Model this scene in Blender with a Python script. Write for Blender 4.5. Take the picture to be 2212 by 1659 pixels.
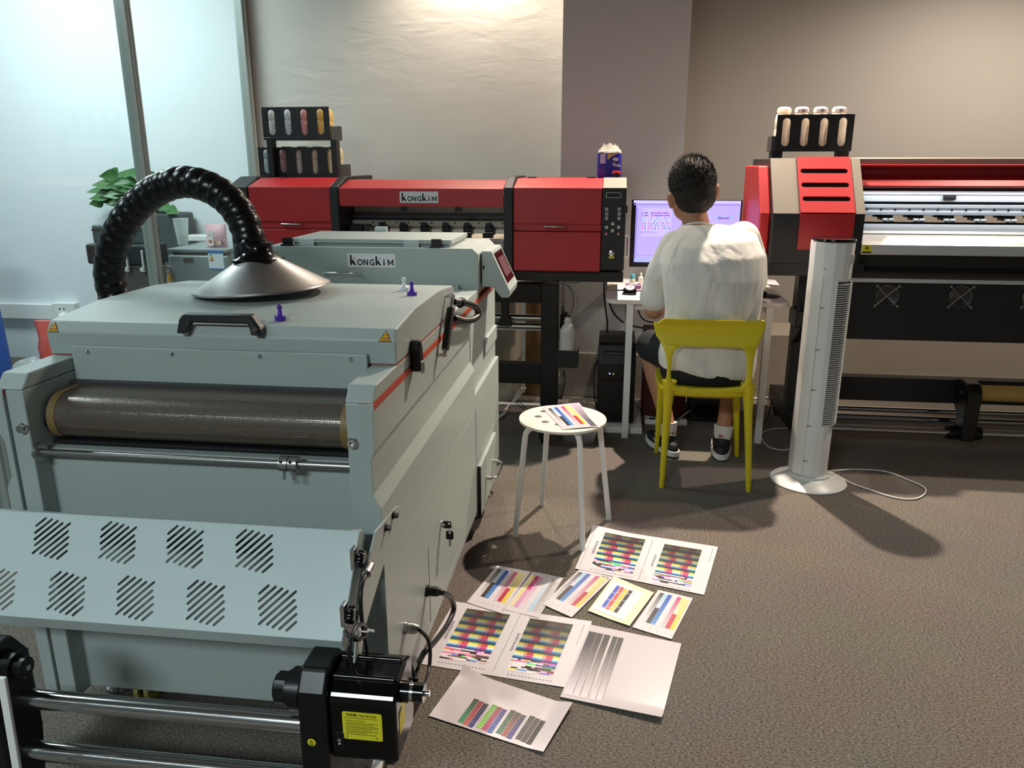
import bpy, bmesh, math, random
from mathutils import Vector, Matrix
from mathutils.noise import noise as pnoise
random.seed(7)
for _o in list(bpy.data.objects): bpy.data.objects.remove(_o)
SC = bpy.context.scene
COL = SC.collection
PI = math.pi
def V(*a): return Vector(a if len(a) == 3 else a[0])

# ---------------------------------------------------------------- camera
F_PX, CXP, CYP, CAMH = 1680.0, 1106.0, 829.5, 1.36
PITCH, YAW = math.radians(15.9), math.radians(7.15)
cam_d = bpy.data.cameras.new('camera'); cam = bpy.data.objects.new('camera', cam_d)
COL.objects.link(cam); SC.camera = cam
cam_d.sensor_fit = 'HORIZONTAL'; cam_d.sensor_width = 36.0; cam_d.lens = F_PX/2212*36.0
cam_d.clip_start = 0.02; cam_d.clip_end = 100
cam.location = (0, 0, CAMH); cam.rotation_euler = (PI/2-PITCH, 0, YAW)

# ---------------------------------------------------------------- world, colour management, large lights
SC.view_settings.view_transform = 'Standard'; SC.view_settings.look = 'None'
SC.view_settings.exposure = 0.0; SC.view_settings.gamma = 1.0
SC.view_settings.use_curve_mapping = False
W = bpy.data.worlds.new('world'); SC.world = W; W.use_nodes = True
_bg = W.node_tree.nodes['Background']
_bg.inputs[0].default_value = (0.92, 0.96, 1.0, 1); _bg.inputs[1].default_value = 0.09
CEIL = 2.9
def area_light(name, loc, size, power, color, rot=(0, 0, 0), spread=None):
    d = bpy.data.lights.new(name, 'AREA'); d.shape = 'RECTANGLE'; d.size, d.size_y = size
    d.energy = power; d.color = color
    if spread: d.spread = spread
    o = bpy.data.objects.new(name, d); COL.objects.link(o); o.location = loc; o.rotation_euler = rot
    return o
# cool LED ceiling panels: one behind the camera, two in the office behind the glass
area_light('panel_light', (-1.3, -1.9, CEIL-0.03), (1.2, 0.6), 130, (0.84, 0.97, 1.0))
area_light('office_light', (-3.3, 3.9, CEIL-0.03), (1.2, 0.6), 62, (0.92, 0.98, 1.0))
area_light('office_light', (-3.3, 1.9, CEIL-0.03), (1.2, 0.6), 42, (0.92, 0.98, 1.0))
def spot_light(loc, target, power, color, angle, blend=0.75, radius=0.03):
    d = bpy.data.lights.new('spot_light', 'SPOT'); d.energy = power; d.color = color
    d.spot_size = math.radians(angle); d.spot_blend = blend; d.shadow_soft_size = radius
    o = bpy.data.objects.new('spot_light', d); COL.objects.link(o); o.location = loc
    o.rotation_euler = (V(target)-V(loc)).to_track_quat('-Z', 'Y').to_euler()
    return o
WARM = (1.0, 0.85, 0.70)
SPOTS = [((0.56, 4.22, CEIL-0.14), (0.62, 2.75, 0.0), 560, 88),
         ((-0.80, 4.63, CEIL-0.14), (-0.80, 4.58, 1.0), 115, 130),
         ((2.2, 3.98, CEIL-0.14), (2.2, 4.0, 0.0), 175, 160)]
for _l, _t, _p, _a in SPOTS: spot_light(_l, _t, _p, WARM, _a)

# ---------------------------------------------------------------- pixel helpers (photo pixels, 2212 x 1659, to room points)
def ray(x, y):
    u = (x-CXP)/F_PX; v = (y-CYP)/F_PX
    cp, sp, cw, sw = math.cos(PITCH), math.sin(PITCH), math.cos(YAW), math.sin(YAW)
    fw = cp-sp*v; dn = sp+cp*v
    return (u*cw-fw*sw, u*sw+fw*cw, -dn)
def onY(x, y, Y): r = ray(x, y); t = Y/r[1]; return V(r[0]*t, Y, CAMH+r[2]*t)
def onZ(x, y, Z=0.0): r = ray(x, y); t = (Z-CAMH)/r[2]; return V(r[0]*t, r[1]*t, Z)
def onX(x, y, X): r = ray(x, y); t = X/r[0]; return V(X, r[1]*t, CAMH+r[2]*t)
def onP(x, y, p, n):
    r = V(ray(x, y)); c = V(0, 0, CAMH); t = (V(p)-c).dot(V(n))/r.dot(V(n)); return c+r*t

# ---------------------------------------------------------------- materials
def lin(c): return c/12.92 if c <= 0.04045 else ((c+0.055)/1.055)**2.4
def rgb(h):
    h = h.lstrip('#'); return tuple(lin(int(h[i:i+2], 16)/255) for i in (0, 2, 4))
MATS = {}
def mat(name, col, rough=0.5, metal=0.0, var=0.06, vscale=14.0, bump=0.0, bscale=300.0, emit=0.0, trans=0.0, ior=1.45, spec=0.5, alpha=1.0, coat=0.0, aniso=None):
    if name in MATS: return MATS[name]
    m = bpy.data.materials.new(name); m.use_nodes = True; MATS[name] = m
    nt = m.node_tree; b = nt.nodes['Principled BSDF']
    c = rgb(col) if isinstance(col, str) else col
    b.inputs['Roughness'].default_value = rough; b.inputs['Metallic'].default_value = metal
    b.inputs['IOR'].default_value = ior; b.inputs['Specular IOR Level'].default_value = spec
    b.inputs['Base Color'].default_value = (*c, 1)
    if trans: b.inputs['Transmission Weight'].default_value = trans
    if alpha < 1: b.inputs['Alpha'].default_value = alpha
    if coat: b.inputs['Coat Weight'].default_value = coat
    if emit:
        b.inputs['Emission Color'].default_value = (*c, 1); b.inputs['Emission Strength'].default_value = emit
    tc = nt.nodes.new('ShaderNodeTexCoord')
    if var:
        n = nt.nodes.new('ShaderNodeTexNoise'); n.inputs['Scale'].default_value = vscale; n.inputs['Detail'].default_value = 3
        nt.links.new(tc.outputs['Object'], n.inputs['Vector'])
        r = nt.nodes.new('ShaderNodeMix'); r.data_type = 'RGBA'
        r.inputs[6].default_value = (*[x*(1-var) for x in c], 1); r.inputs[7].default_value = (*[min(1, x*(1+var)) for x in c], 1)
        nt.links.new(n.outputs['Fac'], r.inputs[0]); nt.links.new(r.outputs[2], b.inputs['Base Color'])
    if bump:
        n2 = nt.nodes.new('ShaderNodeTexNoise'); n2.inputs['Scale'].default_value = bscale
        nt.links.new(tc.outputs['Object'], n2.inputs['Vector'])
        bp = nt.nodes.new('ShaderNodeBump'); bp.inputs['Strength'].default_value = bump; bp.inputs['Distance'].default_value = 0.002
        nt.links.new(n2.outputs['Fac'], bp.inputs['Height']); nt.links.new(bp.outputs['Normal'], b.inputs['Normal'])
    return m
def attr_mat(name, rough=0.4, emit=0.0, spec=0.5):
    if name in MATS: return MATS[name]
    m = bpy.data.materials.new(name); m.use_nodes = True; MATS[name] = m
    nt = m.node_tree; b = nt.nodes['Principled BSDF']
    a = nt.nodes.new('ShaderNodeAttribute'); a.attribute_name = 'Col'
    b.inputs['Roughness'].default_value = rough; b.inputs['Specular IOR Level'].default_value = spec
    if emit:
        b.inputs['Base Color'].default_value = (0.01, 0.01, 0.01, 1)
        nt.links.new(a.outputs['Color'], b.inputs['Emission Color']); b.inputs['Emission Strength'].default_value = emit
    else: nt.links.new(a.outputs['Color'], b.inputs['Base Color'])
    return m
def translucent(m, fac=0.5):
    nt = m.node_tree; b = nt.nodes['Principled BSDF']; out = nt.nodes['Material Output']
    t = nt.nodes.new('ShaderNodeBsdfTranslucent'); mx = nt.nodes.new('ShaderNodeMixShader'); mx.inputs[0].default_value = fac
    t.inputs['Color'].default_value = b.inputs['Base Color'].default_value
    nt.links.new(b.outputs[0], mx.inputs[1]); nt.links.new(t.outputs[0], mx.inputs[2]); nt.links.new(mx.outputs[0], out.inputs['Surface'])
    return m
paint = mat('machine_grey_paint', '#a2adaa', 0.42, var=0.02, bump=0.08, bscale=900)
paint_w = mat('machine_light_paint', '#b9c6c6', 0.40, var=0.02, bump=0.06, bscale=900)
redp = mat('red_powder_coat', '#aa1a1f', 0.42, spec=0.65, var=0.04, bump=0.15, bscale=700)
redstripe = mat('red_stripe_seal', '#b4452f', 0.5, var=0.05)
blackp = mat('black_powder_coat', '#1b1c1e', 0.5, var=0.08, bump=0.15, bscale=700)
blackpl = mat('black_plastic', '#0c0d0e', 0.35, var=0.05)
blackgl = mat('black_gloss_plastic', '#060607', 0.16, var=0.02)
rubber = mat('black_rubber', '#070708', 0.5, var=0.1)
chrome = mat('chrome_steel', '#d8d8d8', 0.16, 1.0, var=0.02)
steel = mat('brushed_steel', '#b6b6b4', 0.32, 1.0, var=0.05)
alu = mat('aluminium_profile', '#d3d7dc', 0.36, 0.3, var=0.03)
spun = mat('spun_aluminium', '#b2b0b0', 0.36, 1.0, var=0.04)
dgrey = mat('dark_grey_paint', '#3a3a3a', 0.5, var=0.05)
mgrey = mat('warm_grey_paint', '#7e766c', 0.45, var=0.05)
whitep = mat('white_plastic', '#e6e6e2', 0.35, var=0.02)
whitem = mat('white_metal_paint', '#e4e4e0', 0.35, var=0.02)
paperm = mat('paper_white', '#d3cdd3', 0.45, var=0.015)
yellow_label = mat('yellow_label', '#d8d02a', 0.5, var=0.03)
amber_label = mat('amber_warning_label', '#e0ae18', 0.4, var=0.06)
ink_black = mat('printed_black', '#0a0a0a', 0.6, var=0.0)
ink_red = mat('printed_red', '#b02a20', 0.6, var=0.0)
ink_white = mat('printed_white', '#e8e8e8', 0.6, var=0.0)
yellowpl = mat('yellow_polypropylene', '#d2bf1c', 0.45, var=0.03, bump=0.1, bscale=500)
darkscreen = mat('dark_red_screen', '#2a0a10', 0.12, var=0.1)
print_mat = attr_mat('printed_inks', 0.38)
screen_mat = attr_mat('monitor_light', 0.3, emit=1.25)

# ---------------------------------------------------------------- mesh helpers
ORG = {}
def _link(name, me, m, parent, org, label=None, cat=None, group=None, kind=None):
    o = bpy.data.objects.new(name, me); COL.objects.link(o)
    if m is not None and me is not None:
        for x in (m if isinstance(m, (list, tuple)) else [m]): me.materials.append(x)
    if parent is not None: o.parent = parent; ORG[o.name] = ORG[parent.name]
    else: o.location = org; ORG[o.name] = V(org)
    tag(o, label, cat, group, kind)
    return o
def tag(o, label=None, cat=None, group=None, kind=None):
    if label: o['label'] = label
    if cat: o['category'] = cat
    if group: o['group'] = group
    if kind: o['kind'] = kind
    return o
def thing(name, label, cat, loc, group=None, kind=None):
    o = bpy.data.objects.new(name, None); COL.objects.link(o); o.location = loc; ORG[o.name] = V(loc)
    o.empty_display_size = 0.05
    return tag(o, label, cat, group, kind)
class MB:
    """Collects world-space geometry for one part."""
    def __init__(s): s.v = []; s.f = []; s.c = []; s.uv = []
    def add(s, vs, fs, col=None):
        b = len(s.v); s.v += [V(p) for p in vs]; s.f += [tuple(i+b for i in f) for f in fs]; s.c += [col]*len(fs); return s
    def box(s, x0, x1, y0, y1, z0, z1, col=None):
        vs = [(x, y, z) for z in (z0, z1) for y in (y0, y1) for x in (x0, x1)]
        return s.add(vs, [(0, 2, 3, 1), (4, 5, 7, 6), (0, 1, 5, 4), (2, 6, 7, 3), (0, 4, 6, 2), (1, 3, 7, 5)], col)
    def obox(s, o, u, v, w, col=None):
        """box with corner o and edge vectors u, v, w"""
        o, u, v, w = V(o), V(u), V(v), V(w)
        vs = [o+a*u+b*v+c*w for c in (0, 1) for b in (0, 1) for a in (0, 1)]
        fs = [(0, 2, 3, 1), (4, 5, 7, 6), (0, 1, 5, 4), (2, 6, 7, 3), (0, 4, 6, 2), (1, 3, 7, 5)]
        if u.cross(v).dot(w) < 0: fs = [f[::-1] for f in fs]
        return s.add(vs, fs, col)
    def prism(s, poly, axis, a0, a1, col=None):
        """poly in the other two axes (X: y,z  Y: x,z  Z: x,y) extruded along axis"""
        n = len(poly)
        def mk(p, a): return {'X': (a, p[0], p[1]), 'Y': (p[0], a, p[1]), 'Z': (p[0], p[1], a)}[axis]
        vs = [mk(p, a0) for p in poly]+[mk(p, a1) for p in poly]
        fs = [tuple(range(n))[::-1], tuple(range(n, 2*n))]+[(i, (i+1) % n, n+(i+1) % n, n+i) for i in range(n)]
        return s.add(vs, fs, col)
    def ring_loft(s, rings, cap=True, col=None, closed=True):
        n = len(rings[0]); vs = [p for r in rings for p in r]; fs = []
        for k in range(len(rings)-1):
            for i in range(n if closed else n-1):
                fs.append((k*n+i, k*n+(i+1) % n, (k+1)*n+(i+1) % n, (k+1)*n+i))
        if cap: fs += [tuple(range(n))[::-1], tuple(range((len(rings)-1)*n, len(rings)*n))]
        return s.add(vs, fs, col)
    def tube(s, pts, r, n=10, cap=True, col=None, up=None):
        pts = [V(p) for p in pts]; rings = []
        rs = r if isinstance(r, (list, tuple)) else [r]*len(pts)
        t0 = (pts[1]-pts[0]).normalized()
        a = V(0, 0, 1) if abs(t0.z) < 0.9 else V(1, 0, 0)
        u = t0.cross(a).normalized(); prev = t0
        for i, p in enumerate(pts):
            if i == 0: t = t0
            elif i == len(pts)-1: t = (pts[-1]-pts[-2]).normalized()
            else:
                t = (pts[i+1]-p).normalized()+(p-pts[i-1]).normalized()
                t = t.normalized() if t.length > 1e-9 else prev
            q = prev.rotation_difference(t); u = (q @ u).normalized(); prev = t
            w = t.cross(u).normalized()
            rings.append([p+(u*math.cos(2*PI*k/n)+w*math.sin(2*PI*k/n))*rs[i] for k in range(n)])
        return s.ring_loft(rings, cap, col)
    def cyl(s, p0, p1, r0, r1=None, n=20, cap=True, col=None):
        return s.tube([p0, p1], [r0, r0 if r1 is None else r1], n, cap, col)
    def lathe(s, c, prof, axis=(0, 0, 1), n=24, cap=True, col=None):
        """prof: (radius, height) pairs along axis from point c"""
        c = V(c); a = V(axis).normalized()
        h = V(1, 0, 0) if abs(a.x) < 0.9 else V(0, 1, 0)
        u = a.cross(h).normalized(); w = a.cross(u)
        rings = [[c+a*z+(u*math.cos(2*PI*k/n)+w*math.sin(2*PI*k/n))*max(r, 1e-4) for k in range(n)] for r, z in prof]
        return s.ring_loft(rings, cap, col)
    def ball(s, c, r, n=12, m=8, col=None):
        c = V(c); r = V(r) if isinstance(r, (tuple, list, Vector)) else V(r, r, r)
        rings = []
        for j in range(m+1):
            th = PI*j/m; rr = max(math.sin(th), 0.01)
            rings.append([c+V(r.x*rr*math.cos(2*PI*k/n), r.y*rr*math.sin(2*PI*k/n), -r.z*math.cos(th)) for k in range(n)])
        return s.ring_loft(rings, True, col)
    def torus(s, c, R, r, axis=(0, 0, 1), n=28, m=8, col=None):
        c = V(c); a = V(axis).normalized(); h = V(1, 0, 0) if abs(a.x) < 0.9 else V(0, 1, 0)
        u = a.cross(h).normalized(); w = a.cross(u); vs = []; fs = []
        for i in range(n):
            d = u*math.cos(2*PI*i/n)+w*math.sin(2*PI*i/n)
            for j in range(m): vs.append(c+d*(R+r*math.cos(2*PI*j/m))+a*(r*math.sin(2*PI*j/m)))
        for i in range(n):
            for j in range(m): fs.append((i*m+j, ((i+1) % n)*m+j, ((i+1) % n)*m+(j+1) % m, i*m+(j+1) % m))
        return s.add(vs, fs, col)
    def plate(s, outer, holes, o, u, v, th, col=None):
        """flat plate with holes: 2-D outlines placed at o with axes u, v; thickness th along u x v"""
        cu = bpy.data.curves.new('tmp', 'CURVE'); cu.dimensions = '2D'; cu.fill_mode = 'BOTH'; cu.extrude = abs(th)/2
        for pl in [outer]+list(holes):
            sp = cu.splines.new('POLY'); sp.points.add(len(pl)-1); sp.use_cyclic_u = True
            for p, q in zip(sp.points, pl): p.co = (q[0], q[1], 0, 1)
        ob = bpy.data.objects.new('tmp', cu); me = ob.to_mesh()
        o, u, v = V(o), V(u).normalized(), V(v).normalized(); w = u.cross(v)
        vs = [o+u*p.co.x+v*p.co.y+w*(p.co.z+th/2) for p in me.vertices]; fs = [tuple(f.vertices) for f in me.polygons]
        ob.to_mesh_clear(); bpy.data.objects.remove(ob); bpy.data.curves.remove(cu)
        return s.add(vs, fs, col)
    def text(s, txt, o, u, v, size, th=0.0004, bold=0.0, sx=1.0, align='LEFT'):
        cu = bpy.data.curves.new('tmp', 'FONT'); cu.body = txt; cu.size = size; cu.extrude = th/2; cu.offset = bold; cu.align_x = align
        cu.resolution_u = 3
        ob = bpy.data.objects.new('tmp', cu); me = ob.to_mesh()
        o, u, v = V(o), V(u).normalized(), V(v).normalized(); w = u.cross(v)
        vs = [o+u*p.co.x*sx+v*p.co.y+w*(p.co.z+th/2) for p in me.vertices]; fs = [tuple(f.vertices) for f in me.polygons]
        ob.to_mesh_clear(); bpy.data.objects.remove(ob); bpy.data.curves.remove(cu)
        return s.add(vs, fs)
    def quad(s, a, b, c, d, col=None): return s.add([a, b, c, d], [(0, 1, 2, 3)], col)
    def build(s, name, m, parent=None, org=None, smooth=None, bevel=0.0, seg=2, weld=False, **tags):
        if parent is None and org is None:
            xs = [p.x for p in s.v]; ys = [p.y for p in s.v]; zs = [p.z for p in s.v]
            org = V((min(xs)+max(xs))/2, (min(ys)+max(ys))/2, min(zs))
        O = ORG[parent.name] if parent is not None else V(org)
        me = bpy.data.meshes.new(name)
        me.from_pydata([tuple(p-O) for p in s.v], [], s.f)
        if any(c is not None for c in s.c):
            at = me.color_attributes.new('Col', 'FLOAT_COLOR', 'CORNER')
            for poly, c in zip(me.polygons, s.c):
                cc = c or (1, 1, 1)
                for li in poly.loop_indices: at.data[li].color = (*cc, 1)
        bm = bmesh.new(); bm.from_mesh(me)
        if weld: bmesh.ops.remove_doubles(bm, verts=bm.verts, dist=1e-5)
        if not s.uv: bmesh.ops.recalc_face_normals(bm, faces=bm.faces)
        bm.to_mesh(me); bm.free()
        if smooth is not None:
            for p in me.polygons: p.use_smooth = True
            me.set_sharp_from_angle(angle=math.radians(smooth))
        o = _link(name, me, m, parent, org, **tags)
        if bevel:
            bv = o.modifiers.new('bevel', 'BEVEL'); bv.width = bevel; bv.segments = seg; bv.limit_method = 'ANGLE'; bv.angle_limit = math.radians(35)
        return o
def slot(cx, cy, L, w, ang, n=5):
    """rounded slot outline centred at cx, cy"""
    r = w/2; d = L/2-r; pts = []
    for k in range(n+1): a = -PI/2+PI*k/n; pts.append((d+r*math.cos(a), r*math.sin(a)))
    for k in range(n+1): a = PI/2+PI*k/n; pts.append((-d+r*math.cos(a), r*math.sin(a)))
    c, s = math.cos(ang), math.sin(ang)
    return [(cx+x*c-y*s, cy+x*s+y*c) for x, y in pts]
def rrect(x0, x1, y0, y1, r, n=4):
    pts = []
    for cx, cy, a0 in ((x1-r, y1-r, 0), (x0+r, y1-r, PI/2), (x0+r, y0+r, PI), (x1-r, y0+r, 1.5*PI)):
        for k in range(n+1): a = a0+PI/2*k/n; pts.append((cx+r*math.cos(a), cy+r*math.sin(a)))
    return pts
def circ(cx, cy, r, n=20): return [(cx+r*math.cos(2*PI*k/n), cy+r*math.sin(2*PI*k/n)) for k in range(n)]
def smooth_path(pts, k=6):
    """Catmull-Rom through points"""
    P = [V(p) for p in pts]; P = [2*P[0]-P[1]]+P+[2*P[-1]-P[-2]]; out = []
    for i in range(1, len(P)-2):
        for j in range(k):
            t = j/k; a, b, c, d = P[i-1:i+3]
            out.append(0.5*((2*b)+(c-a)*t+(2*a-5*b+4*c-d)*t*t+(3*b-a-3*c+d)*t**3))
    return out+[P[-2]]
def copy_tree(o, loc=None, parent=None):
    c = o.copy(); COL.objects.link(c); c.parent = parent
    if loc is not None: c.location = loc
    ORG[c.name] = V(c.location)
    for ch in list(o.children): copy_tree(ch, None, c)
    return c
def cable(name, pts, r, m, label, cat='cable', group=None, k=6):
    return MB().tube(smooth_path(pts, k), r, 7).build(name, m, smooth=60, label=label, cat=cat, group=group)
def kongkim(parent, o, width, sgn_h, face=(1, 0, 0), up=(0, 0, 1)):
    """white name plate with the lettering KONGKIM; o = lower left corner on the surface, facing -Y"""
    o = V(o); u = V(face); v = V(up); n = u.cross(v)
    p = MB().plate(rrect(0, width, 0, sgn_h, 0.004), [], o, u, v, 0.0012).build('name_plate', mat('name_plate_white', '#d6d8dc', 0.35, var=0.01), parent)
    k = width/0.42; base = sgn_h*0.15; q = o+n*0.0013
    def letters_k(x, h, red):
        h = h*sgn_h; w = h*0.58; t = h*0.19
        MB().plate([(x, base), (x+t, base), (x+t, base+h*0.22), (x+w*0.75, base), (x+w*1.08, base), (x+t*1.7, base+h*0.5), (x+t, base+h*0.5), (x+t, base+h), (x, base+h*0.97)], [], q, u, v, 0.0004).build('lettering', ink_black, p)
        MB().plate([(x+t*0.95, base+h*0.34), (x+t*1.6, base+h*0.5), (x+w, base+h*0.74), (x+w*0.8, base+h*0.74)], [], q, u, v, 0.0004).build('lettering', ink_red if red else ink_black, p)
    letters_k(width*0.05, 0.74, True)
    letters_k(width*0.585, 0.68, False)
    fs = sgn_h*0.62
    for ch, x in (('O', 0.195), ('G', 0.455)):
        MB().text(ch, q+u*width*x+v*base, u, v, fs, bold=fs*0.022, sx=0.88*width/(sgn_h*3.6)).build('lettering', ink_black, p)
    h_ = fs*0.70; t_ = h_*0.20
    x = width*0.330; w_ = h_*0.82
    MB().plate([(x, base), (x+t_, base), (x+t_, base+h_*0.68), (x+w_-t_, base), (x+w_, base), (x+w_, base+h_), (x+w_-t_, base+h_), (x+w_-t_, base+h_*0.34), (x+t_, base+h_), (x, base+h_)], [], q, u, v, 0.0004).build('lettering', ink_black, p)
    x = width*0.835; w_ = h_*1.02
    MB().plate([(x, base), (x+t_, base), (x+t_, base+h_*0.62), (x+w_/2, base+h_*0.12), (x+w_-t_, base+h_*0.62), (x+w_-t_, base), (x+w_, base), (x+w_, base+h_), (x+w_-t_*0.9, base+h_), (x+w_/2, base+h_*0.45), (x+t_*0.9, base+h_), (x, base+h_)], [], q, u, v, 0.0004).build('lettering', ink_black, p)
    b = MB().plate([(width*0.745, base), (width*0.775, base), (width*0.775, base+fs*0.52), (width*0.745, base+fs*0.52)], [], q, u, v, 0.0004)
    b.build('lettering', ink_black, p)
    MB().plate([(width*0.745, base+fs*0.6), (width*0.775, base+fs*0.6), (width*0.775, base+fs*0.74), (width*0.745, base+fs*0.74)], [], q, u, v, 0.0004).build('lettering', ink_red, p)
    return p
def fuse(mb, voxel=0.008, smooth_it=6, fac=0.5):
    """melt overlapping closed shapes into one continuous surface"""
    me = bpy.data.meshes.new('tmp'); me.from_pydata([tuple(p) for p in mb.v], [], mb.f)
    bm = bmesh.new(); bm.from_mesh(me); bmesh.ops.recalc_face_normals(bm, faces=bm.faces); bm.to_mesh(me); bm.free()
    o = bpy.data.objects.new('tmp', me); COL.objects.link(o)
    r = o.modifiers.new('r', 'REMESH'); r.mode = 'VOXEL'; r.voxel_size = voxel
    sm = o.modifiers.new('s', 'SMOOTH'); sm.factor = fac; sm.iterations = smooth_it
    dg = bpy.context.evaluated_depsgraph_get(); ev = o.evaluated_get(dg); m2 = ev.to_mesh()
    out = MB(); out.add([v.co.copy() for v in m2.vertices], [tuple(p.vertices) for p in m2.polygons])
    ev.to_mesh_clear(); bpy.data.objects.remove(o); bpy.data.meshes.remove(me)
    return out
# ================================================================ SETTING
def struct(name, mb, m, parent=None, **k):
    o = mb.build(name, m, parent, **k)
    if parent is None: o['kind'] = 'structure'
    return o
# carpet: short loop pile, dark grey-brown with fine light flecks
def carpet():
    m = bpy.data.materials.new('carpet_loop_pile'); m.use_nodes = True; nt = m.node_tree; b = nt.nodes['Principled BSDF']
    b.inputs['Roughness'].default_value = 0.95; b.inputs['Specular IOR Level'].default_value = 0.1
    tc = nt.nodes.new('ShaderNodeTexCoord')
    mp = nt.nodes.new('ShaderNodeMapping'); mp.inputs['Scale'].default_value = (1, 1.9, 1)
    nt.links.new(tc.outputs['Object'], mp.inputs['Vector'])
    n1 = nt.nodes.new('ShaderNodeTexNoise'); n1.inputs['Scale'].default_value = 130; n1.inputs['Detail'].default_value = 4; n1.inputs['Roughness'].default_value = 0.75
    n2 = nt.nodes.new('ShaderNodeTexNoise'); n2.inputs['Scale'].default_value = 3.0; n2.inputs['Detail'].default_value = 3
    vo = nt.nodes.new('ShaderNodeTexVoronoi'); vo.inputs['Scale'].default_value = 420
    for n in (n1, vo): nt.links.new(mp.outputs['Vector'], n.inputs['Vector'])
    nt.links.new(tc.outputs['Object'], n2.inputs['Vector'])
    cr = nt.nodes.new('ShaderNodeValToRGB')
    cr.color_ramp.elements[0].position = 0.33; cr.color_ramp.elements[0].color = (*rgb('#3d3834'), 1)
    cr.color_ramp.elements[1].position = 0.70; cr.color_ramp.elements[1].color = (*rgb('#b2a89d'), 1)
    nt.links.new(n1.outputs['Fac'], cr.inputs['Fac'])
    mx = nt.nodes.new('ShaderNodeMix'); mx.data_type = 'RGBA'; mx.blend_type = 'MULTIPLY'; mx.inputs[0].default_value = 0.25
    nt.links.new(cr.outputs['Color'], mx.inputs[6]); nt.links.new(n2.outputs['Color'], mx.inputs[7])
    nt.links.new(mx.outputs[2], b.inputs['Base Color'])
    ad = nt.nodes.new('ShaderNodeMath'); ad.operation = 'ADD'
    nt.links.new(n1.outputs['Fac'], ad.inputs[0]); nt.links.new(vo.outputs['Distance'], ad.inputs[1])
    bp = nt.nodes.new('ShaderNodeBump'); bp.inputs['Strength'].default_value = 0.7; bp.inputs['Distance'].default_value = 0.004
    nt.links.new(ad.outputs[0], bp.inputs['Height']); nt.links.new(bp.outputs['Normal'], b.inputs['Normal'])
    return m
carpet_m = carpet()
def wall_mat(name, col, wr=0.0):
    m = mat(name, col, 0.55, var=0.03, vscale=1.5)
    nt = m.node_tree; b = nt.nodes['Principled BSDF']; tc = nt.nodes['Texture Coordinate']
    mp = nt.nodes.new('ShaderNodeMapping'); mp.inputs['Scale'].default_value = (1.2, 1, 4.0); mp.inputs['Rotation'].default_value = (0, 0.35, 0)
    nt.links.new(tc.outputs['Object'], mp.inputs['Vector'])
    n = nt.nodes.new('ShaderNodeTexNoise'); n.inputs['Scale'].default_value = 3.2; n.inputs['Detail'].default_value = 4; n.inputs['Distortion'].default_value = 0.6
    nt.links.new(mp.outputs['Vector'], n.inputs['Vector'])
    bp = nt.nodes.new('ShaderNodeBump'); bp.inputs['Strength'].default_value = wr; bp.inputs['Distance'].default_value = 0.02
    k = nt.nodes.new('ShaderNodeTexNoise'); k.inputs['Scale'].default_value = 1.1; nt.links.new(tc.outputs['Object'], k.inputs['Vector'])
    mr = nt.nodes.new('ShaderNodeMapRange'); mr.inputs[1].default_value = 0.48; mr.inputs[2].default_value = 0.68; nt.links.new(k.outputs['Fac'], mr.inputs[0])
    mu = nt.nodes.new('ShaderNodeMath'); mu.operation = 'MULTIPLY'; nt.links.new(n.outputs['Fac'], mu.inputs[0]); nt.links.new(mr.outputs[0], mu.inputs[1])
    nt.links.new(mu.outputs[0], bp.inputs['Height']); nt.links.new(bp.outputs['Normal'], b.inputs['Normal'])
    return m
wall_wrinkle = wall_mat('wall_vinyl_wrinkled', '#cfccc4', 0.30)
wall_grey = wall_mat('wall_grey_paint', '#b2b0ae', 0.05)
wall_brown = wall_mat('wall_warm_grey_paint', '#b6b0a9', 0.05)
wall_white = wall_mat('wall_office_white', '#dfe6e8', 0.03)
WB = 4.77; PIL = 4.53; WR = 5.2
struct('floor', MB().box(-6.2, 4.2, -3.6, 5.4, -0.1, 0), carpet_m)
struct('wall_back_left', MB().box(-2.2, -0.293, WB, WB+0.5, 0, CEIL), wall_wrinkle)
struct('wall_pillar', MB().box(-0.293, 0.38, PIL, WB+0.5, 0, CEIL), wall_grey)
struct('wall_back_right', MB().box(0.38, 4.2, WR, WR+0.2, 0, CEIL), wall_brown)
struct('trim_1', MB().box(0.38, 4.2, 4.80, WR, 0, 0.35), mat('boxing_paint', '#b7ada0', 0.6), bevel=0.004)
struct('trim_2', MB().box(-0.293, 0.38, PIL-0.012, PIL, 0, 0.27), mat('skirting_paint', '#a8a198', 0.6), bevel=0.003)
struct('wall_right', MB().box(4.2, 4.3, -3.6, 5.4, 0, CEIL), wall_brown)
struct('ceiling', MB().box(-6.2, 4.2, -3.6, 5.4, CEIL, CEIL+0.1), mat('ceiling_dark_paint', '#8f8c88', 0.7))
struct('wall_office_back', MB().box(-6.2, -2.26, 5.0, 5.2, 0, CEIL), wall_white)
struct('wall_office_left', MB().box(-6.3, -6.2, -3.6, 5.2, 0, CEIL), wall_white)
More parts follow.
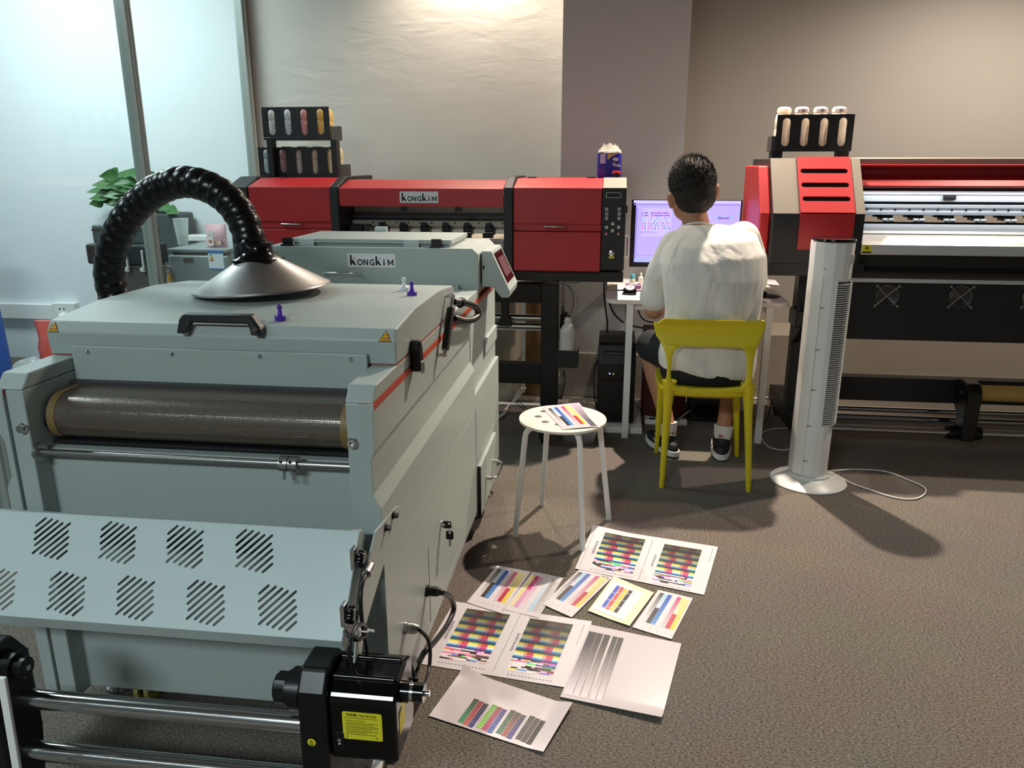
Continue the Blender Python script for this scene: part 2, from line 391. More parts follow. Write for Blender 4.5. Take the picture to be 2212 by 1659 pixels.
# glass partition between the office and the print room
GX = -2.2
post_m = mat('post_aluminium', '#aab0ab', 0.35, 0.35, var=0.04)
post_reflection = mat('post_reflection_brown', '#5b4a3e', 0.4, 0.4)  # brown reflection on the side of the posts, put into the colour
glass_m = bpy.data.materials.new('clear_glass'); glass_m.use_nodes = True
_nt = glass_m.node_tree; _b = _nt.nodes['Principled BSDF']; _out = _nt.nodes['Material Output']
_b.inputs['Base Color'].default_value = (0.9, 0.97, 0.96, 1); _b.inputs['Roughness'].default_value = 0.02
_b.inputs['Transmission Weight'].default_value = 1.0; _b.inputs['IOR'].default_value = 1.02
_gl = _nt.nodes.new('ShaderNodeBsdfGlossy'); _gl.inputs['Roughness'].default_value = 0.05
_tr = _nt.nodes.new('ShaderNodeBsdfTransparent'); _tr.inputs['Color'].default_value = (0.90, 0.97, 0.965, 1)
_lw = _nt.nodes.new('ShaderNodeLayerWeight'); _lw.inputs[0].default_value = 0.5
_pw = _nt.nodes.new('ShaderNodeMath'); _pw.operation = 'POWER'; _pw.inputs[1].default_value = 4.0
_nt.links.new(_lw.outputs['Facing'], _pw.inputs[0])
_fr = _nt.nodes.new('ShaderNodeMath'); _fr.operation = 'MULTIPLY_ADD'; _fr.inputs[1].default_value = 0.55; _fr.inputs[2].default_value = 0.03
_nt.links.new(_pw.outputs[0], _fr.inputs[0])
_mx = _nt.nodes.new('ShaderNodeMixShader')
_nt.links.new(_fr.outputs[0], _mx.inputs[0]); _nt.links.new(_tr.outputs[0], _mx.inputs[1]); _nt.links.new(_gl.outputs[0], _mx.inputs[2])
_nt.links.new(_mx.outputs[0], _out.inputs['Surface'])
posts = [onX(548, 350, GX).y, onX(309, 350, GX).y, onX(-117, 350, GX).y, 1.2, 0.0, -1.2, -2.4, -3.55]
for i, y in enumerate(posts):
    r = thing('trim_%d' % (i+3), None, None, (GX, y, 0), kind='structure')
    MB().box(GX-0.02, GX+0.03, y-0.045, y-0.012, 0, CEIL).build('post_channel', post_m, r, bevel=0.003)
    MB().cyl((GX+0.03, y-0.018, 0), (GX+0.03, y-0.018, CEIL), 0.012, n=12).build('post_bead', post_m, r, smooth=40)
    MB().box(GX-0.03, GX+0.012, y-0.012, y+0.035, 0, CEIL).build('post_strip', post_reflection, r, bevel=0.002)
for i in range(len(posts)-1):
    y1, y0 = posts[i]-0.045, posts[i+1]+0.035
    r = thing('window_%d' % (i+1), None, None, (GX, y0, 0), kind='structure')
    MB().box(GX-0.006, GX+0.006, y0, y1, 0.06, CEIL-0.05).build('glass_pane', glass_m, r)
    MB().box(GX-0.025, GX+0.025, y0, y1, 0, 0.06).build('bottom_channel', steel, r, bevel=0.003)
    MB().box(GX-0.025, GX+0.025, y0, y1, CEIL-0.05, CEIL).build('top_channel', steel, r, bevel=0.003)
# ceiling fittings (above the frame): the LED panels and the spotlights that light the place
led_face = mat('led_panel_face', (0.85, 0.95, 1.0), 0.5, var=0.0, emit=2.0)
for i, (x, y, what) in enumerate(((-1.3, -1.9, 'over the room entrance'), (-3.3, 3.9, 'at the far end of the office'), (-3.3, 1.9, 'at the near end of the office'))):
    r = thing('ceiling_panel_light', 'white LED ceiling panel '+what, 'ceiling light', (x, y, CEIL-0.025))
    MB().plate([(-0.62, -0.32), (0.62, -0.32), (0.62, 0.32), (-0.62, 0.32)], [[(-0.6, -0.3), (0.6, -0.3), (0.6, 0.3), (-0.6, 0.3)]], (x, y, CEIL-0.025), (1, 0, 0), (0, 1, 0), 0.025).build('panel_frame', whitem, r)
    MB().box(x-0.6, x+0.6, y-0.3, y+0.3, CEIL-0.012, CEIL-0.002).build('diffuser', led_face, r)
for (l, t, p, a), what in zip(SPOTS, ('above the desk', 'near the wrinkled wall', 'above the wide printer')):
    l = V(l); d = (V(t)-l).normalized()
    r = thing('ceiling_spotlight', 'black ceiling spotlight '+what, 'spotlight', (l.x, l.y, CEIL))
    MB().cyl((l.x, l.y, CEIL), l-d*0.05, 0.008, n=8).build('stem', blackp, r, smooth=40)
    MB().lathe(l-d*0.10, [(0.02, 0), (0.035, 0.01), (0.04, 0.085), (0.036, 0.085), (0.03, 0.02)], d, 20).build('lamp_housing', blackp, r, smooth=40)
# trunking with a socket on the office wall
r = thing('wall_trunking', 'white cable trunking with a socket along the office wall', 'trunking', (-4.4, 4.98, 0.29))
MB().box(-6.0, -3.86, 4.96, 5.0, 0.29, 0.40).build('trunking_body', whitep, r, bevel=0.006)
MB().box(-3.87, -3.70, 4.945, 5.0, 0.275, 0.415).build('socket_plate', whitep, r, bevel=0.006)
b = MB()
for dx in (-0.015, 0.015): b.box(-3.795+dx-0.005, -3.795+dx+0.005, 4.943, 4.947, 0.37, 0.38)
b.build('socket_hole', blackpl, r)
MB().lathe((-3.79, 4.945, 0.32), [(0.03, 0), (0.03, 0.02), (0.02, 0.035), (0.012, 0.04)], (0, -1, 0), 16).build('plug', whitep, r, smooth=40)
# ================================================================ CONVEYOR DRYER (large grey machine in the foreground)
D = thing('powder_dryer', 'long pale grey powder shaker dryer with a brown mesh conveyor belt', 'machine', (-0.89, 2.3, 0))
XL, XR = -1.315, -0.47
# chassis with recess at the front: lower box, rear, side arms
MB().box(XL+0.01, -0.485, 1.52, 3.20, 0.10, 0.735).build('lower_body', paint, D, bevel=0.004)
MB().box(XL+0.06, -0.53, 1.62, 3.20, 0.735, 0.865).build('conveyor_housing', dgrey, D)
# right side panel: profile with a recessed horizontal groove, extruded along the depth
prof = [(-0.50, 0.10), (-0.462, 0.10), (-0.462, 0.655), (-0.478, 0.685), (-0.478, 0.765), (-0.470, 0.785), (-0.470, 0.872), (-0.50, 0.872)]
MB().prism(prof, 'Y', 1.463, 2.62).build('side_panel', paint, D, bevel=0.0015)
prof2 = [(-0.50, 0.10), (-0.462, 0.10), (-0.462, 0.56), (-0.50, 0.56)]
MB().prism(prof2, 'Y', 2.622, 3.215).build('side_panel', paint, D, bevel=0.0015)
MB().prism([(-0.50, 0.562), (-0.476, 0.562), (-0.476, 0.872), (-0.50, 0.872)], 'Y', 2.622, 3.215).build('side_panel', paint, D, bevel=0.0015)
MB().prism([(2.9, 0.64), (3.2, 0.64), (3.2, 0.70), (2.9, 0.70)], 'X', -0.478, -0.466).build('corner_plate', paint, D, bevel=0.003)
for s in (0, 1):      # side arms left and right of the belt, chamfered at the front
    x0, x1 = ((XL, XL+0.062) if s == 0 else (-0.53, -0.47))
    MB().prism([(1.47, 0.886), (1.497, 0.918), (2.779, 0.918), (2.779, 0.886)], 'X', x0, x1).build('arm_top_cover', paint, D, bevel=0.003)
    if s == 0:
        MB().box(x0+0.02, x1, 1.47, 1.75, 0.10, 0.885).build('front_column', paint, D, bevel=0.003)
        MB().prism([(x0+0.018, 0.10), (x0-0.012, 0.10), (x0-0.012, 0.655), (x0+0.004, 0.685), (x0+0.004, 0.765), (x0-0.004, 0.785), (x0-0.004, 0.872), (x0+0.018, 0.872)], 'Y', 1.463, 3.2).build('side_panel', paint, D, bevel=0.0015)
    else:
        MB().box(x0, x1-0.027, 1.47, 1.75, 0.10, 0.885).build('front_column', paint, D, bevel=0.003)
    xi = x1-0.012 if s == 0 else x0+0.012
    MB().lathe((xi, 1.47, 0.80), [(0.012, 0), (0.012, 0.003), (0.009, 0.004), (0.009, 0.013), (0.004, 0.013), (0.004, 0.006)], (0, -1, 0), 14).build('hex_bolt', chrome, D, smooth=30)
    xa = (x0-0.0055, x0+0.02) if s == 0 else (-0.50, -0.4685)
    MB().box(*xa, 1.466, 3.2, 0.872, 0.886).build('red_stripe', redstripe, D)
    MB().box(*xa, 1.4625, 1.4665, 0.871, 0.8865).build('stripe_end', paint, D)
MB().box(XL+0.063, -0.531, 2.35, 2.779, 0.886, 0.918).build('deck_plate', paint, D)
# lid over the oven
lid_p = [(1.655, 0.920), (1.650, 0.975), (1.668, 1.000), (1.85, 1.017), (2.115, 1.017), (2.303, 1.002), (2.338, 0.975), (2.348, 0.920)]
lid = MB().prism(lid_p, 'X', XL-0.002, XR).build('oven_lid', paint, D, bevel=0.004)
MB().prism([(1.66, 0.906), (1.66, 0.919), (2.345, 0.919), (2.345, 0.906)], 'X', XL+0.002, XR-0.001).build('lid_seal', redstripe, lid)
MB().prism([(-1.252, 0.945), (-1.252, 0.855), (-0.534, 0.855), (-0.534, 0.945)], 'Y', 1.640, 1.652).build('front_apron', paint, lid, bevel=0.002)
for px in (190, 372, 562, 757):
    q = onY(px, {190: 760, 372: 764.5, 562: 770, 757: 776}[px], 1.64)
    MB().lathe((q.x, 1.640, q.z), [(0.0055, 0), (0.0055, 0.002), (0.003, 0.0055)], (0, -1, 0), 12).build('screw', chrome, lid, smooth=40)
def warn(px, py, w, parent):
    q = onP(px, py, (0, 1.659, 0.988), (0, -0.9, 0.45)); u = V(1, 0, 0); v = V(0, 0.018, 0.025).normalized(); h = w*0.86
    q = q+V(0, -0.0010, 0.0006)
    t = MB().plate([(-w/2, -h/2), (w/2, -h/2), (0, h/2)], [], q, u, v, 0.0004).build('warning_label', ink_black, parent)
    MB().plate([(-w*0.44, -h*0.455), (w*0.44, -h*0.455), (0, h*0.42)], [], q+V(0, -0.0004, 0.0003), u, v, 0.0003).build('label_face', amber_label, t)
    b = MB(); q2 = q+V(0, -0.0007, 0.0005)
    for k in (-1, 0, 1):
        b.plate([(k*0.005-0.001, 0.000), (k*0.005+0.0006, 0.003), (k*0.005-0.001, 0.006), (k*0.005+0.001, 0.006), (k*0.005+0.0026, 0.003), (k*0.005+0.001, 0.0)], [], q2, u, v, 0.0002)
    for k in range(4): b.plate([(-0.009+k*0.005, -0.007), (-0.0055+k*0.005, -0.007), (-0.0055+k*0.005, -0.003), (-0.009+k*0.005, -0.003)], [], q2, u, v, 0.0002)
    b.plate([(-w*0.3, -h*0.4), (w*0.3, -h*0.4), (w*0.3, -h*0.33), (-w*0.3, -h*0.33)], [], q2, u, v, 0.0002)
    b.build('label_print', mat('label_brown_print', '#8a4a12', 0.5), t)
warn(117, 707, 0.030, lid); warn(833, 727, 0.031, lid)
# black bridge handle on the lid
hc = onZ(462, 706, 1.012)
h0, h1 = -0.975, -0.775
hb = MB(); yb = 1.665
hb.prism([(h0, 0.985), (h0+0.022, 0.985), (h0+0.026, 1.008), (h1-0.032, 1.008), (h1-0.022, 0.985), (h1, 0.985), (h1, 0.998), (h1-0.028, 1.026), (h0+0.006, 1.026), (h0, 1.015)], 'Y', yb-0.028, yb)
for v_ in hb.v: v_.y += (v_.z-1.0)*0.55-0.003
hn = hb.build('lid_handle', blackpl, lid, bevel=0.004)
MB().lathe((h1-0.010, yb-0.040, 0.998), [(0.005, 0), (0.005, 0.003), (0.002, 0.003)], (0.5, -0.5, 0.7), 10).build('handle_bolt', chrome, lid, smooth=30)
# latch on the right side of lid
q = onX(890, 770, -0.468)
lt = MB().prism([(q.y-0.012, 0.872), (q.y+0.020, 0.872), (q.y+0.024, 0.884), (q.y+0.020, 0.930), (q.y+0.006, 0.952), (q.y-0.010, 0.948), (q.y-0.014, 0.925)], 'X', -0.470, -0.445).build('toggle_latch', blackpl, D, bevel=0.005)
MB().box(-0.446, -0.441, q.y-0.006, q.y+0.014, 0.868, 0.895).build('latch_catch', steel, lt)
# gas strut and corrugated conduit
a = onX(977, 640, -0.45); b_ = onX(960, 768, -0.45)
d = (b_-a)
gs = MB().tube([a+d*0.22, a+d*0.9], 0.011, 12).build('gas_strut', blackpl, D, smooth=40)
MB().tube([a, a+d*0.25], 0.005, 10).ball(a, 0.008).build('strut_rod', chrome, gs, smooth=40)
MB().ball(b_, 0.008).tube([a+d*0.88, b_], 0.006, 10).tube([b_, b_+V(-0.022, 0, 0)], 0.005, 8).build('strut_joint', chrome, gs, smooth=40)
MB().tube([a, a+V(-0.025, 0, 0)], 0.005, 8).build('strut_joint', chrome, gs, smooth=40)
cp = smooth_path([onX(x, y, -0.445) for x, y in ((983, 652), (1005, 654), (1026, 662), (1034, 678), (1022, 690), (1002, 693), (983, 688))], 14)
MB().tube(cp, [0.0095+0.0018*(1 if i % 2 else -1) for i in range(len(cp))], 10).build('corrugated_conduit', rubber, D)
q = onX(996, 653, -0.445); MB().cyl(q+V(0, -0.02, 0), q+V(0, 0.012, 0), 0.014, n=12).build('conduit_fitting', blackpl, D, smooth=40)
# conveyor belt and roller
belt_m = bpy.data.materials.new('mesh_belt'); belt_m.use_nodes = True
nt = belt_m.node_tree; bs = nt.nodes['Principled BSDF']
uvn = nt.nodes.new('ShaderNodeUVMap')
br = nt.nodes.new('ShaderNodeTexBrick'); br.offset = 0.0; br.inputs['Scale'].default_value = 1.0
br.inputs['Brick Width'].default_value = 0.0042; br.inputs['Row Height'].default_value = 0.0042; br.inputs['Mortar Size'].default_value = 0.0008; br.inputs['Mortar Smooth'].default_value = 0.1
br.inputs['Color1'].default_value = (1, 1, 1, 1); br.inputs['Color2'].default_value = (0.85, 0.85, 0.85, 1); br.inputs['Mortar'].default_value = (0, 0, 0, 1)
nt.links.new(uvn.outputs[0], br.inputs['Vector'])
mx = nt.nodes.new('ShaderNodeMix'); mx.data_type = 'RGBA'
mx.inputs[6].default_value = (*rgb('#4c3f34'), 1); mx.inputs[7].default_value = (*rgb('#9d958b'), 1)
nt.links.new(br.outputs['Color'], mx.inputs[0]); nt.links.new(mx.outputs[2], bs.inputs['Base Color'])
mr = nt.nodes.new('ShaderNodeMapRange'); mr.inputs[3].default_value = 0.55; mr.inputs[4].default_value = 0.13
nt.links.new(br.outputs['Color'], mr.inputs[0]); nt.links.new(mr.outputs[0], bs.inputs['Roughness'])
mr2 = nt.nodes.new('ShaderNodeMapRange'); mr2.inputs[3].default_value = 0.0; mr2.inputs[4].default_value = 0.85
nt.links.new(br.outputs['Color'], mr2.inputs[0]); nt.links.new(mr2.outputs[0], bs.inputs['Metallic'])
bpn = nt.nodes.new('ShaderNodeBump'); bpn.inputs['Strength'].default_value = 0.12; bpn.inputs['Distance'].default_value = 0.0006; bpn.invert = True
nt.links.new(br.outputs['Color'], bpn.inputs['Height']); nt.links.new(bpn.outputs['Normal'], bs.inputs['Normal'])
RY, RZ, RR = 1.567, 0.803, 0.053
path = [(2.25, RZ+RR)]+[(RY, RZ+RR)]
for k in range(1, 24): a_ = PI/2+PI*k/24; path.append((RY+RR*math.cos(a_), RZ+RR*math.sin(a_)))
path += [(RY, RZ-RR), (1.64, RZ-RR)]
def belt_strip(name, x0, x1, off, m, parent):
    me = bpy.data.meshes.new(name); vs = []; fs = []; arc = [0]
    for i in range(1, len(path)): arc.append(arc[-1]+math.dist(path[i], path[i-1]))
    O = ORG[parent.name]
    for i, (y, z) in enumerate(path):
        oz = off if i < 2 else 0
        dy, dz = (y-RY, z-RZ) if i >= 1 else (0, 1); L = math.hypot(dy, dz) or 1
        if y > RY+0.001: dy, dz, L = 0, (1 if z > RZ else -1), 1
        for x in (x0, x1): vs.append(V(x, y+dy/L*off, z+dz/L*off)-O)
    for i in range(len(path)-1): fs.append((2*i, 2*i+2, 2*i+3, 2*i+1))
    me.from_pydata([tuple(v) for v in vs], [], fs); uvl = me.uv_layers.new(name='UVMap')
    for p in me.polygons:
        p.use_smooth = True
        for li in p.loop_indices:
            vi = me.loops[li].vertex_index; uvl.data[li].uv = ((vs[vi].x+O.x)+2, arc[vi//2])
    me.set_sharp_from_angle(angle=math.radians(40))
    return _link(name, me, m, parent, None)
belt = belt_strip('mesh_belt', -1.243, -0.545, 0.0, belt_m, D)
tan = mat('belt_edge_tape', '#7b6640', 0.5, var=0.1)
belt_strip('edge_tape', -1.243, -1.224, 0.0012, tan, belt); belt_strip('edge_tape', -0.561, -0.545, 0.0012, tan, belt)
MB().cyl((-1.248, RY, RZ), (-0.54, RY, RZ), RR-0.003, n=28).build('drive_roller', dgrey, D, smooth=40)
MB().cyl((-1.256, RY-0.028, RZ-0.005), (-1.245, RY-0.028, RZ-0.005), 0.021, n=20).build('roller_bearing', blackpl, D, smooth=40)
# guide rod with a split stop collar
rod = MB().cyl((-1.256, 1.487, 0.738), (-0.528, 1.487, 0.738), 0.0075, n=16).build('guide_rod', steel, D, smooth=40)
MB().cyl((-1.2555, 1.487, 0.738), (-1.247, 1.487, 0.738), 0.020, n=20).build('rod_flange', steel, rod, smooth=40)
cx = onY(621, 1010, 1.475).x
for dx in (-0.020, 0.001):
    MB().cyl((cx+dx, 1.487, 0.738), (cx+dx+0.019, 1.487, 0.738), 0.017, n=22).build('stop_collar', steel, rod, smooth=40)
    MB().cyl((cx+dx+0.010, 1.480, 0.722), (cx+dx+0.010, 1.476, 0.706), 0.0035, n=8).build('set_screw', steel, rod, smooth=40)
    MB().cyl((cx+dx+0.007, 1.472, 0.748), (cx+dx+0.007, 1.4695, 0.7485), 0.003, n=8).build('screw_hole', blackpl, rod)
# chute plate behind the rod and below it
MB().prism([(1.618, 0.752), (1.630, 0.752), (1.532, 0.52), (1.512, 0.52)], 'X', XL+0.064, -0.532).build('chute_plate', paint_w, D, bevel=0.002)
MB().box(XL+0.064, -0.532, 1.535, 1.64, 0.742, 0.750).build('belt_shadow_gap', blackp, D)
# perforated guard with slotted vents
G0, G1 = V(0, 1.388, 0.638), V(0, 1.252, 0.474)
gv = (G0-G1).normalized(); gl = (G0-G1).length; gu = V(1, 0, 0); gn = gu.cross(gv)
gx0, gx1 = -1.335, -0.487
holes = []
def guard_uv(px, py):
    p = onP(px, py, G1, gn); return p.x-gx0, (p-G1).dot(gv)
cent = [(-35, 1153), (112, 1163), (255, 1172), (400, 1181), (550, 1190), (-155, 1254), (-5, 1270), (145, 1282), (293, 1292), (445, 1302), (600, 1313)]
lens = [0.022, 0.036, 0.048, 0.056, 0.074, 0.056, 0.048, 0.036, 0.022]
for px, py in cent:
    u0, v0 = guard_uv(px, py)
    if u0 < 0.03: continue
    for k in range(9):
        t = (k-4)*0.0120; a_ = math.radians(47)
        hx, hy = u0+t*math.cos(a_-PI/2), v0+t*math.sin(a_-PI/2)
        holes.append(slot(hx, hy, lens[k]*1.30, 0.0056, a_, 3))
gd = MB().plate([(0, 0), (gx1-gx0, 0), (gx1-gx0, gl), (0, gl)], holes, G1+V(gx0, 0, 0), gu, gv, 0.0015).build('slotted_guard', paint_w, D)
MB().prism([(1.253, 0.4755), (1.251, 0.474), (1.260, 0.448), (1.295, 0.441), (1.295, 0.443), (1.2615, 0.450)], 'X', gx0, gx1).build('guard_lip', paint, gd)
MB().prism([(1.388, 0.638), (1.3895, 0.6395), (1.408, 0.633), (1.421, 0.608), (1.4195, 0.6075), (1.407, 0.6315)], 'X', gx0, gx1).build('guard_lip', paint, gd)
MB().prism([(1.252, 0.474), (1.388, 0.638), (1.408, 0.633), (1.421, 0.608), (1.295, 0.441), (1.260, 0.448)], 'X', gx1-0.001, gx1+0.001).build('guard_end', paint, gd)
MB().box(XL, -0.5, 1.428, 1.45, 0.55, 0.585).build('guard_rail', dgrey, D)
# bracket plate on the right that holds the guard
MB().prism([(1.60, 0.600), (1.565, 0.615), (1.405, 0.632), (1.30, 0.56), (1.255, 0.485), (1.235, 0.44), (1.27, 0.42), (1.30, 0.47), (1.37, 0.50), (1.44, 0.53), (1.50, 0.55)], 'X', -0.4615, -0.4575).build('guard_bracket', paint, D, bevel=0.0008)
for px, py in ((850, 1113), (834, 1140)):
    q = onX(px, py, -0.456); MB().lathe((-0.4575, q.y, q.z), [(0.009, 0), (0.009, 0.003), (0.006, 0.003), (0.006, 0.012)], (1, 0, 0), 12).build('bracket_screw', blackpl, D, smooth=30)
for px, py in ((779, 1207), (758, 1328)):
    q = onX(px, py, -0.47)
    pr = [(0.0155+0.002*math.cos(6*2*PI*k/36)) for k in range(36)]
    rings = [[V(x, q.y+s*pr[k]*math.cos(2*PI*k/36), q.z+s*pr[k]*math.sin(2*PI*k/36)) for k in range(36)] for x, s in ((-0.478, 0.9), (-0.475, 1), (-0.464, 1), (-0.461, 0.85))]
    kb = MB().ring_loft(rings).build('star_knob', blackgl, D, smooth=40)
    MB().box(-0.488, -0.478, q.y-0.012, q.y+0.012, q.z-0.022, q.z+0.024).build('knob_plate', chrome, kb, bevel=0.002)
# cable sockets and lock on the side panel
q = onX(953, 1132, -0.462)
lk = MB().lathe((-0.462, q.y, q.z), [(0.010, 0), (0.010, 0.004), (0.006, 0.005), (0.006, 0.012)], (1, 0, 0), 16).build('cam_lock', chrome, D, smooth=30)
MB().plate(rrect(-0.010, 0.014, -0.011, 0.011, 0.004), [circ(0.008, 0.004, 0.004, 10)], (-0.446, q.y, q.z), (1, 0, 0), (0, 0, 1), 0.004).build('key', blackpl, lk)
MB().torus((-0.436, q.y, q.z-0.010), 0.008, 0.001, (0, 1, 0), 16, 5).build('key_ring', chrome, lk)
k2 = MB().plate(rrect(-0.011, 0.011, -0.024, 0.002, 0.004), [circ(0, -0.003, 0.004, 10)], (-0.436, q.y-0.004, q.z-0.020), (1, 0, 0), (0, 0, 1), 0.004).build('key', blackpl, lk)
MB().plate([(-0.003, -0.050), (0.0035, -0.046), (0.0035, -0.024), (-0.0035, -0.024), (-0.0035, -0.046)], [], (-0.436, q.y-0.003, q.z-0.020), (1, 0, 0), (0, 0, 1), 0.0016).build('key_blade', steel, k2)
for px, py, m_, L in ((930, 1277, blackpl, 0.030), (885, 1357, steel, 0.022), (850, 1437, blackpl, 0.012)):
    q = onX(px, py, -0.45); MB().lathe((-0.462, q.y, q.z), [(0.016, 0), (0.016, 0.008), (0.0135, 0.009), (0.0135, L), (0.009, L+0.012)], (1, 0, 0), 14).build('cable_socket', m_, D, smooth=30)
# seams of the service doors on the side panel
b = MB()
b.box(-0.4622, -0.4610, 1.60, 2.60, 0.500, 0.502); b.box(-0.4622, -0.4610, 1.86, 1.862, 0.13, 0.36); b.box(-0.4622, -0.4610, 1.862, 2.45, 0.130, 0.132)
b.box(-0.4622, -0.4610, 2.63, 2.632, 0.30, 0.50); b.box(-0.4622, -0.4610, 2.64, 3.2, 0.30, 0.302)
b.build('panel_seam', mat('seam_shadow_grey', '#8f9391', 0.6), D)
# pull-out drawer with chrome handle at the rear of the side
dr = MB().box(-0.49, -0.450, 2.66, 3.05, 0.075, 0.272).build('powder_drawer', paint, D, bevel=0.002)
MB().box(-0.4615, -0.4495, 2.650, 2.656, 0.075, 0.275).build('drawer_gap', blackpl, dr)
h = [(-0.45, 2.78, 0.178), (-0.425, 2.78, 0.178), (-0.412, 2.79, 0.178), (-0.408, 2.805, 0.178), (-0.408, 2.935, 0.178), (-0.412, 2.95, 0.178), (-0.425, 2.96, 0.178), (-0.45, 2.96, 0.178)]
hd = MB().tube(h, 0.005, 10).build('drawer_handle', chrome, dr, smooth=50)
for y in (2.78, 2.96): MB().cyl((-0.45, y, 0.178), (-0.428, y, 0.178), 0.008, n=12).build('handle_boss', chrome, hd, smooth=40)
# levelling feet and castors
for x, y in ((-0.50, 3.02), (-1.27, 3.02), (-1.27, 1.66), (-0.55, 1.66)):
    ft = MB().lathe((x, y, 0), [(0.040, 0), (0.042, 0.006), (0.030, 0.018), (0.012, 0.034), (0.009, 0.036)], n=20).build('levelling_foot', chrome, D, smooth=40)
    MB().cyl((x, y, 0.03), (x, y, 0.11), 0.008, n=10).build('foot_stud', steel, ft, smooth=40)
nyl = mat('castor_nylon', '#c9b86a', 0.5)
for x, y in ((-1.17, 1.62), (-0.62, 2.45), (-1.17, 2.45)):
    cs = MB().box(x-0.03, x+0.03, y-0.03, y+0.03, 0.092, 0.10).box(x-0.026, x-0.022, y-0.02, y+0.02, 0.03, 0.095).box(x+0.022, x+0.026, y-0.02, y+0.02, 0.03, 0.095).build('castor_fork', steel, D)
    MB().cyl((x-0.02, y, 0.034), (x-0.008, y, 0.034), 0.034, n=20).cyl((x+0.008, y, 0.034), (x+0.02, y, 0.034), 0.034, n=20).build('castor_wheel', nyl, cs, smooth=40)
    MB().cyl((x-0.008, y, 0.034), (x+0.008, y, 0.034), 0.024, n=16).build('castor_hub', blackpl, cs, smooth=40)
# rear shaker unit
ry0, ry1, rz1 = 2.78, 3.17, 1.062
ru = MB().prism([(-1.285, 0.90), (-0.471, 0.90), (-0.471, 1.042), (-0.492, rz1), (-1.265, rz1), (-1.285, 1.042)], 'Y', ry0, ry1).build('shaker_unit', paint, D, bevel=0.003)
MB().box(-1.27, -0.54, 2.752, 2.782, 0.912, 0.930).build('unit_sill', paint, ru, bevel=0.002)
MB().box(-1.19, -0.575, ry0+0.035, ry1-0.03, rz1+0.010, rz1+0.026).build('hopper_flap', paint, ru, bevel=0.002)
MB().box(-1.18, -0.585, ry0+0.05, ry1-0.04, rz1-0.001, rz1+0.011).build('hopper_lip', paint_w, ru)
for px in (622, 943):
    q = onY(px, 522, ry0+0.03)
    MB().box(q.x-0.018, q.x+0.018, ry0+0.020, ry0+0.034, rz1, rz1+0.03).box(q.x-0.021, q.x+0.021, ry0+0.006, ry0+0.03, rz1, rz1+0.006).build('flap_hinge', blackpl, ru, bevel=0.001)
for px in (662, 888):
    q = onY(px, 522, ry0+0.03); MB().box(q.x-0.029, q.x+0.029, ry0+0.030, ry0+0.035, rz1-0.001, rz1+0.026).build('flap_clip', paint_w, ru, bevel=0.001)
q = onY(825, 505, 3.15); MB().box(q.x-0.024, q.x+0.024, 3.13, 3.16, rz1+0.02, rz1+0.045).build('flap_clip', paint_w, ru, bevel=0.003)
a = onY(752, 576, ry0); c = onY(855, 578, ry0)
kongkim(ru, V(a.x, ry0, a.z-0.001), c.x-a.x, 0.050)
a = onY(702, 606, ry0-0.02); c = onY(775, 606, ry0-0.02)
MB().tube([(a.x, ry0, 0.962), (a.x, ry0-0.03, 0.962), (a.x+0.002, ry0-0.034, 0.965), (a.x+0.006, ry0-0.036, 0.972), (c.x-0.006, ry0-0.036, 0.972), (c.x-0.002, ry0-0.034, 0.965), (c.x, ry0-0.03, 0.962), (c.x, ry0, 0.962)], 0.0045, 8).build('unit_handle', chrome, ru, smooth=50)
MB().box(-0.4712, -0.466, ry0+0.002, ry1, 0.872, 0.886).build('red_stripe', redstripe, ru)
# control box with slanted touch panel on the right of the rear unit
cb_poly = [(-0.466, 1.050), (-0.430, 1.049), (-0.362, 0.905), (-0.366, 0.880), (-0.394, 0.880), (-0.424, 0.918), (-0.466, 0.920)]
cbx = MB().prism(cb_poly, 'Y', 2.82, 3.06).build('control_box', paint, D, bevel=0.003)
A = V(-0.430, 2.82, 1.049); Bv = V(-0.362, 2.82, 0.905); sv = (A-Bv).normalized(); su = V(0, 1, 0); sn = su.cross(sv)
if sn.x < 0: sn = -sn
L = (A-Bv).length
MB().plate(rrect(0.025, 0.215, 0.028, L-0.012, 0.003), [], Bv+sn*0.0003, su, sv, 0.0015).build('touch_screen', darkscreen, cbx)
MB().plate(rrect(0.05, 0.190, 0.05, L-0.035, 0.002), [], Bv+sn*0.0020, su, sv, 0.0006).build('screen_glass', mat('screen_dim_face', '#6a5358', 0.15, var=0.05), cbx)
MB().box(-0.462, -0.455, 2.816, 2.821, 0.985, 0.997).build('box_catch', blackpl, cbx)
# exhaust cowl and corrugated hose
ctr = V(-0.935, 2.005, 1.030); ax = V(-0.06, 0.02, 1).normalized()
cw = MB().lathe(ctr, [(0.178, 0.000), (0.182, 0.003), (0.180, 0.007), (0.174, 0.009), (0.058, 0.078), (0.056, 0.080), (0.05, 0.080), (0.165, 0.006)], ax, 56, cap=False).build('exhaust_cowl', spun, D, smooth=35)
fb = ctr+ax*0.078
def sq(c, r, z, e=4.0, n=28):
    out = []
    for k in range(n):
        a_ = 2*PI*k/n; ca, sa = math.cos(a_), math.sin(a_); f = (abs(ca)**e+abs(sa)**e)**(-1/e); out.append(V(c.x+r*f*ca, c.y+r*f*sa, c.z+z))
    return out
MB().ring_loft([sq(fb, 0.058, -0.004, 6), sq(fb, 0.058, 0.003, 6), sq(fb, 0.048, 0.008, 4), sq(fb, 0.038, 0.026, 2.2), sq(fb, 0.036, 0.036, 2), sq(fb, 0.040, 0.037, 2), sq(fb, 0.040, 0.047, 2), sq(fb, 0.036, 0.048, 2)]).build('hose_fitting', blackgl, D, smooth=35)
